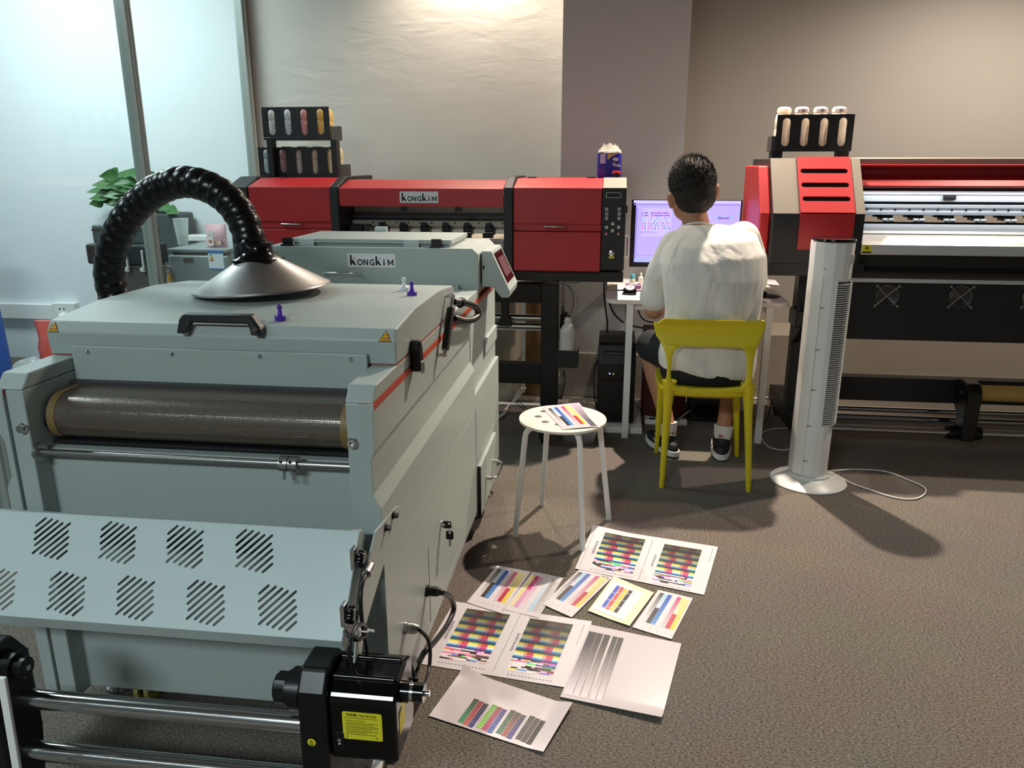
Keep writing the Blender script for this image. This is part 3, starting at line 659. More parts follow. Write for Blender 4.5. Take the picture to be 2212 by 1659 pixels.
hp = [(541, 556), (538, 515), (522, 470), (493, 432), (450, 404), (398, 393), (348, 406), (305, 436), (268, 480), (245, 530), (236, 580), (241, 622), (262, 668), (290, 720)]
ys = [2.012, 2.02, 2.03, 2.04, 2.055, 2.07, 2.085, 2.10, 2.11, 2.12, 2.13, 2.14, 2.15, 2.16]
hpts = smooth_path([onY(x, y, Y) for (x, y), Y in zip(hp, ys)], 14)
hpts[0] = V(fb.x, fb.y, fb.z+0.045)
arc = [0]
for i in range(1, len(hpts)): arc.append(arc[-1]+(hpts[i]-hpts[i-1]).length)
N = 330; res = []; j = 0
for i in range(N+1):
    s_ = arc[-1]*i/N
    while j < len(arc)-2 and arc[j+1] < s_: j += 1
    t = (s_-arc[j])/max(1e-6, arc[j+1]-arc[j]); res.append(hpts[j].lerp(hpts[j+1], t))
rad = []
for i in range(N+1):
    ph = (arc[-1]*i/N/0.037) % 1.0
    rad.append(0.0375+0.0060*math.sin(PI*(0.06+0.88*ph))**0.8+(0.0025 if ph > 0.92 else 0))
MB().tube(res, rad, 22).build('exhaust_hose', mat('hose_rubber', '#0a0a0b', 0.27, var=0.05), D, smooth=50)
# magnetic push pins standing on the lid
purple = mat('purple_plastic', '#4a2aa0', 0.25, var=0.04); wpin = mat('white_pin_plastic', '#dfe0e6', 0.3, var=0.02)
def pin(px, py, m_, label):
    z = 1.0165 if py < 670 else 1.004
    q = onZ(px, py, z)
    if py > 670: z = 1.000+(q.y-1.668)/(1.85-1.668)*0.017; q = onZ(px, py, z)
    r = thing('push_pin', label, 'push pin', q, 'magnetic push pins on the dryer lid')
    MB().lathe(q, [(0.0125, 0), (0.0135, 0.001), (0.0135, 0.010), (0.0125, 0.011)], n=20).build('magnet_base', m_, r, smooth=40)
    MB().lathe(q, [(0.0105, 0.0112), (0.006, 0.015), (0.0042, 0.022), (0.0042, 0.026), (0.006, 0.029), (0.0064, 0.032), (0.005, 0.036), (0.001, 0.038)], n=16).build('grip', m_, r, smooth=50)
pin(606, 692, purple, 'purple push pin alone beside the black lid handle')
pin(890, 638, purple, 'purple push pin standing in front of the white one')
pin(873, 628, wpin, 'white push pin near the right edge of the dryer lid')
# ================================================================ RED PRINTER WITH NAME PLATE (behind the dryer)
def zY(y, Y, x=900): return onY(x, y, Y).z
P1 = thing('roll_printer', 'red and black roll printer with a white name plate behind the dryer', 'printer', (-0.9, 4.0, 0))
FY = 3.75
def bodyp(o=0.0, zb=0.855): return [(FY-o, zb), (FY-o, 1.246), (3.90-o, 1.285+o), (4.32, 1.285+o), (4.32, zb)]
MB().prism(bodyp(0.006, 0.80), 'X', -1.885, -1.782).build('end_cap', blackp, P1, bevel=0.006)
MB().box(-1.88, 0.066, 3.80, 4.30, 0.800, 0.852).build('base_beam', blackp, P1, bevel=0.004)
def cover(x0, x1, hx):
    c = MB().prism([(FY, 1.078), (FY, 1.246), (3.90, 1.285), (4.30, 1.285), (4.30, 1.078)], 'X', x0, x1).build('upper_cover', redp, P1, bevel=0.004)
    MB().box(x0, x1, FY+0.012, 4.30, 1.046, 1.078).build('grip_recess', redp, P1)
    MB().box(x0, x1, FY, 4.30, 0.856, 1.043).build('lower_cover', redp, P1, bevel=0.004)
    z = 1.068
    MB().tube([(hx-0.050, FY, z), (hx-0.050, FY-0.022, z), (hx-0.046, FY-0.026, z), (hx+0.046, FY-0.026, z), (hx+0.050, FY-0.022, z), (hx+0.050, FY, z)], 0.0045, 8).build('cover_handle', steel, c, smooth=50)
    for hx2 in (x0+0.06, x1-0.06): MB().box(hx2-0.022, hx2+0.022, 4.02, 4.05, 1.285, 1.290).build('cover_hinge', blackpl, c)
    return c
cover(-1.780, -1.364, onY(632, 481, FY).x); cover(-0.464, -0.047, onY(1200, 487, FY).x)
for x0, x1 in ((-1.362, -1.320), (-0.509, -0.466)): MB().prism(bodyp(0.008, 0.84), 'X', x0, x1).build('divider_post', blackp, P1, bevel=0.005)
fl = MB().prism([(FY, 1.155), (FY, 1.240), (3.90, 1.276), (4.05, 1.276), (4.05, 1.268), (3.905, 1.268), (FY+0.006, 1.236), (FY+0.006, 1.155)], 'X', -1.318, -0.511).build('front_flap', redp, P1, bevel=0.002)
a = onY(864, 438, FY); c = onY(947, 438, FY)
kongkim(fl, V(a.x, FY, a.z), c.x-a.x, 0.053)
for hx in (onY(872, 452, 3.76).x, onY(990, 452, 3.76).x): MB().box(hx-0.017, hx+0.017, FY+0.006, FY+0.014, 1.132, 1.16).build('flap_catch', blackpl, fl, bevel=0.001)
# print head rail seen below the flap
MB().box(-1.319, -0.510, 3.98, 4.02, zY(463, 3.98), 1.20).build('back_rail', mat('rail_grey', '#a8a49c', 0.4, 0.5), P1)
MB().box(-1.319, -0.510, 3.95, 4.0, zY(470, 3.95), zY(462, 3.95)).build('upper_rail', mat('rail_dark_grey', '#55575a', 0.4, 0.4), P1)
MB().box(-1.319, -0.510, 3.97, 4.0, zY(476, 3.97), zY(470, 3.97)).build('belt_slot', blackpl, P1)
MB().box(-1.319, -0.510, 3.93, 4.0, zY(490, 3.93), zY(476, 3.93)).build('guide_rail', mat('rail_warm_alu', '#a39d90', 0.4, 0.6), P1, bevel=0.003)
zr = zY(481, 3.93)
for k in range(13):
    x = onY(806+25.4*k, 482, 3.93).x
    if x < -0.52: MB().cyl((x, 3.9305, zr), (x, 3.928, zr), 0.0045, n=10).build('rail_bolt', blackpl, P1)
cg = MB().box(-1.316, -1.245, 3.86, 4.0, 0.99, zY(486, 3.88)).build('print_carriage', blackp, P1, bevel=0.006)
MB().box(-1.245, -1.215, 3.88, 4.0, 0.99, zY(486, 3.88)).build('carriage_plate', dgrey, cg, bevel=0.003)
for px in (826, 871, 916.5, 963, 1009, 1056):
    x = onY(px, 505, 3.90).x
    r = MB().box(x-0.021, x+0.021, 3.90, 3.96, 1.022, 1.058).build('pinch_roller', blackpl, P1, bevel=0.006)
    MB().box(x-0.014, x+0.014, 3.892, 3.90, 1.048, 1.070).build('roller_lever', blackpl, r, bevel=0.003)
    MB().cyl((x-0.030, 3.90, 1.008), (x+0.022, 3.90, 1.008), 0.012, n=14).build('roller_wheel', rubber, r, smooth=40)
    MB().box(x+0.020, x+0.028, 3.90, 3.95, 1.012, 1.045).build('roller_arm', blackpl, r)
MB().cyl((-1.319, 3.96, 1.038), (-0.511, 3.96, 1.038), 0.008, n=12).build('roller_shaft', steel, P1, smooth=40)
MB().box(-1.319, -0.510, 3.76, 4.28, 0.90, 0.985).build('platen', mat('platen_alu', '#b9b6ae', 0.4, 0.3), P1, bevel=0.01)
MB().box(-1.22, -0.56, 3.85, 4.25, 0.9852, 0.9862).build('print_film', mat('print_film_cream', '#d8ccb8', 0.4), P1)
# control panel end
cpn = MB().prism(bodyp(0.004, 0.865), 'X', -0.045, 0.066).build('control_panel', blackp, P1, bevel=0.004)
pf = FY-0.0045
MB().prism([(FY-0.0055, 1.2465), (3.8985, 1.2905), (3.8995, 1.2895), (FY-0.0045, 1.2455)], 'X', -0.044, 0.065).build('panel_top_strip', mgrey, cpn)
q0 = onY(1309, 427, pf); q1 = onY(1342, 416, pf)
lc = MB().box(q0.x, q1.x, pf-0.001, pf+0.001, q0.z, q1.z).build('lcd_frame', mat('lcd_frame_grey', '#b8bcb8', 0.4), cpn)
MB().box(q0.x+0.0025, q1.x-0.0025, pf-0.0014, pf, q0.z+0.0025, q1.z-0.0025).build('lcd_face', mat('lcd_dark_green', '#262b25', 0.2), lc)
keyw = mat('key_cap_grey', '#c9ccc8', 0.4); keyr = mat('key_cap_magenta', '#a03048', 0.4)
def key(px, py, m_, sym):
    q = onY(px, py, pf); h = 0.0068
    k = MB().box(q.x-h, q.x+h, pf-0.0015, pf+0.001, q.z-h, q.z+h).build('key', m_, cpn)
    o = V(q.x, pf-0.0016, q.z); u = V(1, 0, 0); v = V(0, 0, 1); t = 0.0040
    if sym in 'udlr':
        a_ = {'u': 0, 'd': PI, 'l': PI/2, 'r': -PI/2}[sym]; c_, s_ = math.cos(a_), math.sin(a_)
        pl = [(-t, -t*0.5), (0, t*0.6), (t, -t*0.5), (t, t*0.2), (0, t*1.2), (-t, t*0.2)]
        b = MB().plate([(x*c_-y*s_, x*s_+y*c_) for x, y in pl], [], o, u, v, 0.0003)
    elif sym == 'o': b = MB().plate(circ(0, 0, t, 12), [circ(0, 0, t*0.5, 10)], o, u, v, 0.0003)
    else: b = MB().plate([(-t, -t*0.7), (t*0.3, -t*0.7), (t, 0), (t*0.4, t*0.8), (-t, t*0.6)], [], o, u, v, 0.0003)
    b.build('key_symbol', ink_white if m_ is keyr else ink_black, k)
for px, py, s in ((1310.5, 452, 'o'), (1337.5, 452, 'x'), (1310.5, 462, 'x'), (1337.5, 462, 'x'), (1310.3, 471.5, 'x'), (1337, 472, 'o'), (1323.5, 483.5, 'u'), (1310, 491, 'l'), (1336.5, 491, 'r'), (1323, 498.5, 'd')): key(px, py, keyw, s)
key(1309.5, 505.5, keyr, 'x'); key(1336, 505.5, keyr, 'x')
q = onY(1321, 547, pf)
MB().lathe((q.x, pf+0.001, q.z), [(0.013, 0), (0.013, 0.003), (0.009, 0.004), (0.009, 0.010), (0.003, 0.012)], (0, -1, 0), 18).build('key_switch', chrome, cpn, smooth=30)
MB().box(q.x-0.012, q.x+0.012, pf-0.0008, pf+0.001, q.z-0.024, q.z-0.015).build('switch_label', yellow_label, cpn)
q = onY(1331, 380, 3.93)
es = MB().cyl((q.x, 3.93, 1.285), (q.x, 3.93, 1.312), 0.016, n=18).build('emergency_stop', blackpl, cpn, smooth=40)
MB().lathe((q.x, 3.93, 1.308), [(0.020, 0), (0.021, 0.005), (0.019, 0.011), (0.010, 0.013)], n=20).build('stop_button', mat('stop_red', '#c02018', 0.3), es, smooth=40)
MB().box(0.0662, 0.074, 3.80, 3.84, 1.13, 1.165).build('side_catch', blackpl, cpn, bevel=0.002)
MB().tube([(0.066, 3.79, 1.02), (0.078, 3.79, 1.02), (0.082, 3.79, 1.01), (0.082, 3.79, 0.93), (0.078, 3.79, 0.92), (0.066, 3.79, 0.92)], 0.005, 8).build('side_handle', chrome, cpn, smooth=50)
# stand
for lx in (-0.300, -1.52):
    MB().box(lx-0.044, lx+0.044, 3.93, 4.02, 0.12, 0.80).build('leg', blackp, P1, bevel=0.006)
    ftb = MB().box(lx-0.04, lx+0.04, 3.64, 4.36, 0.085, 0.125).build('foot_bar', blackp, P1, bevel=0.005)
    for yy in (3.68, 4.32):
        MB().box(lx-0.022, lx-0.016, yy-0.018, yy+0.018, 0.025, 0.086).box(lx+0.016, lx+0.022, yy-0.018, yy+0.018, 0.025, 0.086).box(lx-0.022, lx+0.022, yy-0.02, yy+0.02, 0.08, 0.086).build('castor_fork', blackpl, ftb)
        MB().cyl((lx-0.014, yy, 0.032), (lx+0.014, yy, 0.032), 0.032, n=20).build('castor_wheel', rubber, ftb, smooth=40)
MB().box(-1.476, -0.344, 3.94, 4.01, 0.232, 0.340).build('cross_beam', blackp, P1, bevel=0.004)
MB().box(-1.476, -0.344, 3.95, 4.02, zY(654, 3.95, 1120), zY(612, 3.95, 1120)).build('front_tray', blackp, P1, bevel=0.004)
z1 = zY(686, 4.10, 1120); z2 = zY(704, 4.06, 1120)
MB().cyl((-1.476, 4.10, z1), (-0.344, 4.10, z1), 0.018, n=18).build('media_tube', chrome, P1, smooth=40)
MB().cyl((-1.476, 4.06, z2), (-0.344, 4.06, z2), 0.016, n=18).build('media_tube', chrome, P1, smooth=40)
MB().box(-1.476, -0.344, 4.05, 4.055, zY(713, 4.05, 1120), zY(711, 4.05, 1120)).build('media_edge', whitem, P1)
qx = onY(1092, 680, 4.06).x
MB().prism([(qx-0.022, 0.66), (qx+0.022, 0.66), (qx+0.018, 0.58), (qx+0.035, 0.545), (qx+0.035, 0.52), (qx-0.035, 0.52), (qx-0.035, 0.545), (qx-0.018, 0.58)], 'Y', 4.03, 4.075).build('tube_bracket', blackpl, P1, bevel=0.004)
MB().box(-0.256, -0.240, 4.20, 4.30, 0.12, 0.80).build('rear_rail', steel, P1)
MB().prism([(4.05, 0.12), (4.33, 0.12), (4.30, 0.22), (4.22, 0.22), (4.05, 0.14)], 'X', -0.262, -0.232).build('foot_gusset', mgrey, P1)
MB().cyl((-0.256, 4.12, z1), (-0.20, 4.12, z1), 0.018, n=16).build('tube_end', chrome, P1, smooth=40)
MB().box(-0.256, -0.205, 4.08, 4.16, z1-0.11, z1-0.02).box(-0.25, -0.21, 4.09, 4.15, z1-0.025, z1+0.03).build('tube_motor', blackpl, P1, bevel=0.004)
# waste ink bracket, its bottle and the thin tubes
wb = MB().plate([(-0.258, 0.345), (-0.146, 0.345), (-0.146, 0.435), (-0.258, 0.435)], [], (0, 3.875, 0), (1, 0, 0), (0, 0, 1), 0.003)
wb.box(-0.258, -0.146, 3.875, 3.965, 0.345, 0.349).box(-0.258, -0.255, 3.875, 3.965, 0.345, 0.435).box(-0.149, -0.146, 3.875, 3.965, 0.345, 0.435)
wb.build('waste_tray', blackp, P1)
hdpe = mat('hdpe_bottle', '#cfd0cc', 0.4, var=0.03)
wc = V(-0.202, 3.92, 0.3495)
r = thing('waste_bottle', 'white plastic waste ink bottle in the black tray of the printer leg', 'bottle', wc)
MB().lathe(wc, [(0.038, 0), (0.0415, 0.004), (0.0415, 0.165), (0.0425, 0.170), (0.0425, 0.180), (0.041, 0.184), (0.030, 0.204), (0.019, 0.218), (0.019, 0.226), (0.022, 0.228), (0.022, 0.233), (0.018, 0.236), (0.018, 0.250), (0.015, 0.250), (0.015, 0.22)], n=28).build('bottle_body', hdpe, r, smooth=35)
clear_tube = mat('ink_tube_clear', '#8d887e', 0.3, var=0.05); dark_tube = mat('ink_tube_dark', '#2d2c2c', 0.35)
for i, (dx, m_) in enumerate(((-0.006, clear_tube), (0.0, dark_tube), (0.006, clear_tube), (0.010, clear_tube))):
    MB().tube(smooth_path([(-0.36+0.02*i, 3.90, 0.80), (-0.30, 3.905, 0.775+0.004*i), (-0.24, 3.90, 0.775), (-0.20+dx, 3.91, 0.755), (-0.176+dx*2, 3.915, 0.70), (-0.180+dx*3, 3.92, 0.65), (-0.202+dx, 3.92, 0.58)], 5), 0.0022, 6).build('waste_tube', m_, P1, smooth=60)
MB().tube(smooth_path([(-0.24, 3.90, 0.79), (-0.20, 3.88, 0.782), (-0.15, 3.89, 0.785), (-0.12, 3.92, 0.80)], 6), 0.003, 6).build('waste_tube', clear_tube, P1, smooth=60)
# ---------------------------------------------------------------- ink racks and bottles
def hdpe_ink(name, col): return translucent(mat(name, col, 0.42, var=0.0), 0.3)
def ink_bottle(x, y, z, m_, label, group, r=0.037, h=0.150, cap=None, deep=1.0):
    t = thing('ink_bottle', label, 'bottle', (x, y, z), group)
    bb = MB().lathe((x, y, z), [(r*0.9, 0), (r, 0.006), (r, h*0.52), (r*0.955, h*0.56), (r, h*0.60), (r, h*0.78), (r*0.9, h*0.90), (r*0.62, h*0.985), (r*0.5, h)], n=26)
    for v_ in bb.v: v_.y = y+(v_.y-y)*deep
    bb.build('bottle_body', m_, t, smooth=40)
    if cap:
        b = MB(); n = 24
        rings = [[V(x+rr*(1+0.05*(k % 2))*math.cos(2*PI*k/n), y+rr*(1+0.05*(k % 2))*math.sin(2*PI*k/n), z+zz) for k in range(n)] for rr, zz in ((r*0.80, h*0.97), (r*0.80, h*1.05), (r*0.60, h*1.10), (r*0.3, h*1.11))]
        b.ring_loft(rings).build('bottle_cap', cap, t, smooth=30)
    return t
R1 = thing('ink_rack', 'black two tier ink rack on top of the printer with the name plate', 'ink rack', (-1.65, 4.1, 1.285))
RY0 = 4.05
def rack_plate(px0, px1, pyt, pyb, slots, parent, Y, sw, shear=0.0):
    a = onY(px0, pyb, Y); b = onY(px1, pyb, Y); t = onY((px0+px1)/2, pyt, Y)
    w = b.x-a.x; h = t.z-a.z; hs = []
    for sx, s0, s1 in slots:
        q0 = onY(sx, s1, Y); q1 = onY(sx, s0, Y)
        hs.append(slot((q0.x+q1.x)/2-a.x, (q0.z+q1.z)/2-a.z, q1.z-q0.z, sw, PI/2, 6))
    MB().plate([(0, 0), (w, 0), (w, h), (0, h)], hs, (a.x, Y, a.z), (1, 0, 0), (0, 0, 1), 0.003).build('slotted_plate', blackp, parent)
    return a.x, a.x+w, a.z, a.z+h
ux0, ux1, uz0, uz1 = rack_plate(570, 714, 231, 297, [(587.5, 237, 292), (622, 236, 292), (657, 236, 292), (692.5, 235, 291)], R1, RY0, 0.034)
MB().box(ux0, ux1, RY0, RY0+0.17, uz0-0.012, uz0-0.002).build('upper_shelf', blackp, R1)
MB().box(ux0, ux1, RY0+0.17, RY0+0.173, uz0-0.012, uz0+0.06).build('shelf_back', blackp, R1)
MB().box(ux1, ux1+0.003, RY0+0.003, RY0+0.173, uz0-0.012, uz0+0.055).build('shelf_side', dgrey, R1)  # black rack: light on this side is put into the grey colour
lx0, lx1, lz0, lz1 = rack_plate(562, 735, 318, 379, [(577, 323, 375), (612, 322, 373), (646, 322, 375), (680, 322, 375), (714, 321, 374)], R1, RY0+0.06, 0.034)
MB().box(lx0, lx1, RY0+0.06, RY0+0.225, 1.287, 1.292).build('lower_shelf', blackp, R1)
MB().box(lx1, lx1+0.003, RY0+0.063, RY0+0.228, 1.287, 1.35).build('shelf_side', dgrey, R1)  # same black rack, its lit side coloured grey
for sx in (ux0+0.012, ux1-0.002):
    MB().prism([(RY0+0.0, 1.286), (RY0+0.055, 1.286), (RY0+0.055, uz0-0.012), (RY0-0.002, uz0-0.012), (RY0-0.002, uz0-0.05)], 'X', sx, sx+0.030).build('rack_support', blackp, R1, bevel=0.002)
whites = [('#e0e2de', 'white'), ('#e3eaee', 'bluish white'), ('#e8b4b2', 'pink'), ('#f0d080', 'yellow')]
gi = 'ink bottles in the two tier rack'
for i, px in enumerate((587.5, 622, 657, 692.5)):
    x = onY(px, 270, RY0+0.02).x
    ink_bottle(x, RY0+0.086, uz0-0.001, hdpe_ink('ink_%s' % whites[i][1], whites[i][0]), '%s ink bottle in the upper tier of the two tier rack' % whites[i][1], gi, r=0.0385, h=0.150, deep=2.05)
low = [('#c3cccc', 'grey white', 'leftmost in the lower tier'), ('#c9a4aa', 'dull mauve', 'second from the left in the lower tier'), ('#cfcac4', 'grey', 'in the middle of the lower tier'), ('#d2cab4', 'beige', 'second from the right in the lower tier'), ('#ece0b8', 'cream yellow', 'rightmost in the lower tier')]
for i, px in enumerate((577, 612, 646, 680, 716)):
    x = onY(px, 350, RY0+0.08).x
    ink_bottle(x, RY0+0.143, 1.2922, hdpe_ink('ink_low_%d' % i, low[i][0]), '%s ink bottle %s of the rack' % (low[i][1], low[i][2]), gi, r=0.0385, h=0.150, deep=2.0)
# tissue pack on top of the control panel
tx0, tx1 = -0.080, 0.040; ty = 4.10
T = thing('tissue_pack', 'blue plastic pack of toilet paper with torn clear top beside the red button', 'tissue pack', (-0.02, ty, 1.286))
tb = mat('pack_blue', '#2a2a90', 0.3, var=0.25, vscale=25)
n = 32
def rr_ring(w, d, z, e=5.0): 
    out = []
    for k in range(n):
        a_ = 2*PI*k/n; ca, sa = math.cos(a_), math.sin(a_); f = (abs(ca)**e+abs(sa)**e)**(-1/e); out.append(V(-0.02+w*f*ca, ty+d*f*sa, z))
    return out
MB().ring_loft([rr_ring(0.058, 0.050, 1.2865), rr_ring(0.061, 0.053, 1.295), rr_ring(0.061, 0.053, 1.392), rr_ring(0.060, 0.052, 1.404)]).build('pack_body', tb, T, smooth=40)
MB().ring_loft([rr_ring(0.056, 0.048, 1.4045), rr_ring(0.056, 0.048, 1.412), rr_ring(0.03, 0.025, 1.418)]).build('paper_roll', mat('tissue_paper', '#b8ad98', 0.9), T, smooth=40)
film = mat('clear_film', '#dcd6cc', 0.12, var=0.0, alpha=0.36)
rings = []
for w, d, z, amp in ((0.060, 0.052, 1.404, 0), (0.056, 0.046, 1.418, 0.004), (0.042, 0.034, 1.43, 0.007), (0.036, 0.024, 1.446, 0.012)):
    rg = rr_ring(w, d, z, 3.0); rings.append([p+V(amp*pnoise(p*60), amp*pnoise(p*70+V(3, 1, 2)), amp*2.2*pnoise(p*55+V(9, 2, 1))) for p in rg])
MB().ring_loft(rings, cap=False).build('torn_wrap', film, T, smooth=60)
fy = ty-0.0535
b = MB()
for k in range(5):
    a_ = math.radians(30+k*28); L = 0.018
    b.plate(slot(0.030+0.010*math.cos(a_), 0.078+0.011*math.sin(a_), L, 0.0045, a_, 4), [], (-0.02, fy, 1.287), (1, 0, 0), (0, 0, 1), 0.0004)
b.build('pack_emblem', ink_white, T)
MB().text('Vinda', (-0.006, fy, 1.344), (1, 0, -0.12), (0.1, 0, 1), 0.022, bold=0.0006, sx=0.85).build('pack_lettering', ink_white, T)
MB().box(-0.066, -0.040, fy-0.0003, fy+0.001, 1.355, 1.40).build('bar_code', mat('barcode_pale', '#aeb6d8', 0.5, var=0.3, vscale=200), T)
MB().plate([(0, 0), (0.045, 0), (0.02, -0.012), (0, -0.03)], [], (-0.03, fy-0.0002, 1.400), (1, 0, 0), (0, 0, 1), 0.0004).build('pack_flash', mat('pack_gold', '#b9a85a', 0.4), T)

# ================================================================ WIDE PRINTER ON THE RIGHT
P2 = thing('wide_printer', 'wide red and black printer with aluminium platen at the right edge', 'printer', (2.0, 4.0, 0))
XE = 3.1
def slab(name, poly, m_, x0=1.105, x1=XE, bevel=0.002, parent=None): return MB().prism(poly, 'X', x0, x1).build(name, m_, parent or P2, bevel=bevel)
KY, KZ, TY, TZ = 3.65, 1.142, 3.83, 1.377
def cap_poly(o=0.0, zb=0.92): return [(KY-o, zb), (KY-o, KZ), (TY-o, TZ+o*0.6), (4.28, TZ+o*0.6), (4.28, zb)]
slab('end_housing', cap_poly(), blackp, 0.712, 1.105, 0.004)
slab('housing_base', [(3.66, 0.865), (3.66, 0.925), (4.28, 0.925), (4.28, 0.865)], blackp, 0.70, 1.13, 0.003)
slab('grey_facing', [(KY-0.004, KZ), (TY-0.004, TZ+0.002), (TY+0.004, TZ), (KY+0.004, KZ)], mgrey, 0.713, 0.825, 0.001)
slab('grey_facing', [(KY-0.004, KZ), (TY-0.004, TZ+0.002), (TY+0.004, TZ), (KY+0.004, KZ)], mgrey, 1.062, 1.104, 0.001)
sl = V(0, TY-KY, TZ-KZ); L = sl.length; sln = V(1, 0, 0).cross(sl.normalized())
o0 = V(0.828, KY, KZ)+sln*0.004
hs = []
for py in (371, 401, 431):
    q = onP(1786, py, o0, sln); hs.append(slot(0.114, (q-o0).dot(sl.normalized()), 0.205, 0.025, 0, 6))
rc = MB().plate([(0, 0), (0.232, 0), (0.232, L+0.003), (0, L+0.003)], hs, o0, (1, 0, 0), sl.normalized(), 0.006).build('vent_cover', redp, P2)
slab('cover_lower', [(KY-0.010, 0.985), (KY-0.010, KZ), (KY, KZ), (KY, 0.985)], redp, 0.828, 1.060, 0.001)
sd = MB().prism([(3.70, 0.955), (3.70, 1.14), (3.84, 1.345), (4.20, 1.345), (4.20, 0.955)], 'X', 0.664, 0.710).build('side_cover', redp, P2, bevel=0.006)
MB().box(0.664, 0.712, 3.72, 4.2, 0.865, 0.955).build('side_base', mat('bluish_steel', '#6a6a80', 0.4, 0.4), P2, bevel=0.004)
slab('top_profile', [(3.86, 1.352), (3.86, 1.377), (3.90, 1.382), (4.25, 1.382), (4.25, 1.352)], mat('top_profile_grey', '#a89e92', 0.4, 0.3))
def zz(y, Y): return onY(2000, y, Y).z
slab('hood_lip', [(3.845, zz(361, 3.845)), (3.84, zz(356, 3.84)), (3.85, 1.352), (3.93, 1.352), (3.93, zz(361, 3.845))], redp)
slab('hood_recess', [(3.90, zz(380, 3.9)), (3.90, zz(360, 3.9)), (3.93, zz(360, 3.9)), (3.93, zz(380, 3.9))], redp)
hp0, hp1 = zz(378.5, 3.868), zz(400, 3.80)
slab('hood_panel', [(3.80, hp1), (3.868, hp0), (3.93, hp0), (3.93, hp1)], redp, bevel=0.001)
slab('hood_edge', [(3.795, zz(405, 3.795)), (3.793, zz(401, 3.793)), (3.80, hp1), (3.93, hp1), (3.93, zz(405, 3.795))], redp, bevel=0.003)
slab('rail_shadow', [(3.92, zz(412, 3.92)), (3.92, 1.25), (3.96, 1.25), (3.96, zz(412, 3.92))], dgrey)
slab('head_rail', [(3.86, zz(436, 3.86)), (3.86, zz(422, 3.86)), (3.875, zz(420, 3.86)), (3.875, zz(412.5, 3.86)), (3.95, zz(412.5, 3.86)), (3.95, zz(436, 3.86))], alu, bevel=0.003)
slab('rail_slot', [(3.90, zz(442, 3.9)), (3.90, zz(436, 3.9)), (3.94, zz(436, 3.9)), (3.94, zz(442, 3.9))], dgrey)
slab('guide_rail', [(3.87, zz(465, 3.87)), (3.87, zz(457.5, 3.87)), (3.88, zz(457, 3.87)), (3.88, zz(450, 3.87)), (3.87, zz(449.5, 3.87)), (3.87, zz(442, 3.87)), (3.95, zz(442, 3.87)), (3.95, zz(465, 3.87))], alu)
led_f = mat('led_bar_face', (0.85, 0.93, 1.0), 0.4, var=0.0, emit=3.0)
slab('led_bar', [(3.806, 1.2225), (3.806, 1.226), (3.822, 1.226), (3.822, 1.2225)], led_f, 1.12, 3.05, 0.0)
area_light('led_bar_light', (2.085, 3.814, 1.2220), (1.9, 0.014), 2.0, (0.85, 0.94, 1.0), rot=(math.radians(28), 0, 0))
for k in range(24):
    x = onY(1872.5+30.6*k, 454, 3.88).x
    if x < XE-0.1: MB().cyl((x, 3.8805, zz(453.5, 3.88)), (x, 3.877, zz(453.5, 3.88)), 0.0045, n=10).build('rail_bolt', blackpl, P2)
q = onY(2051, 427, 3.855); cc = MB().box(q.x-0.026, q.x+0.026, 3.846, 3.862, q.z-0.010, q.z+0.012).build('cable_clip', blackpl, P2, bevel=0.002)
for px in (1916, 1982, 2048, 2114, 2180, 2246, 2312, 2378):
    x = onY(px, 472, 3.88).x
    pr_ = MB().box(x-0.026, x+0.026, 3.88, 3.94, zz(476, 3.88), zz(462, 3.88)).build('pinch_roller', blackpl, P2, bevel=0.003)
    MB().prism([(x-0.026, zz(470, 3.9)), (x-0.055, zz(469, 3.9)), (x-0.055, zz(466, 3.9)), (x-0.026, zz(464, 3.9))], 'Y', 3.90, 3.92).build('roller_lever', blackpl, pr_)
    MB().cyl((x-0.024, 3.865, zz(476, 3.87)), (x-0.003, 3.865, zz(476, 3.87)), 0.009, n=12).build('roller_wheel', whitep, pr_, smooth=40)
    MB().cyl((x+0.003, 3.865, zz(476, 3.87)), (x+0.024, 3.865, zz(476, 3.87)), 0.009, n=12).build('roller_wheel', whitep, pr_, smooth=40)
pz0 = zz(480, 3.93)
plat = mat('platen_pale_alu', '#d6d9dc', 0.35, 0.25, var=0.02)
slab('rear_platen', [(3.80, pz0-0.012), (3.80, pz0), (3.94, pz0), (3.94, pz0-0.012)], plat)
z505 = zz(505, 3.76)
slab('platen', [(3.76, z505), (3.80, pz0), (3.93, pz0), (3.93, 0.95), (3.76, 0.95)], plat)
slab('heated_apron', [(3.655, 1.008), (3.67, 1.022), (3.70, 1.032), (3.755, z505-0.004), (3.755, 0.965), (3.655, 0.965)], mat('apron_alu', '#d8d2c8', 0.3, 0.3), bevel=0.004)
slab('front_profile', [(3.648, zz(550, 3.648)), (3.648, zz(530, 3.648)), (3.66, zz(528, 3.648)), (3.70, zz(528, 3.648)), (3.70, zz(550, 3.648))], alu)
q = onY(1876, 540, 3.646)
lb = MB().box(1.107, 1.107+0.04, 3.6455, 3.649, zz(549, 3.648), zz(531, 3.648)).build('hazard_label', yellow_label, P2)
MB().torus((1.127, 3.645, zz(537, 3.648)), 0.009, 0.0008, (0, 1, 0), 18, 5).build('label_ring', ink_black, lb)
MB().plate([(-0.004, -0.005), (0.004, -0.005), (0.005, 0.001), (0.002, 0.006), (-0.003, 0.005)], [], (1.127, 3.6454, zz(537, 3.648)), (1, 0, 0), (0, 0, 1), 0.0003).build('label_hand', ink_black, lb)
MB().box(1.108, 1.146, 3.6451, 3.6456, zz(548.5, 3.648), zz(545, 3.648)).build('label_band', ink_black, lb)
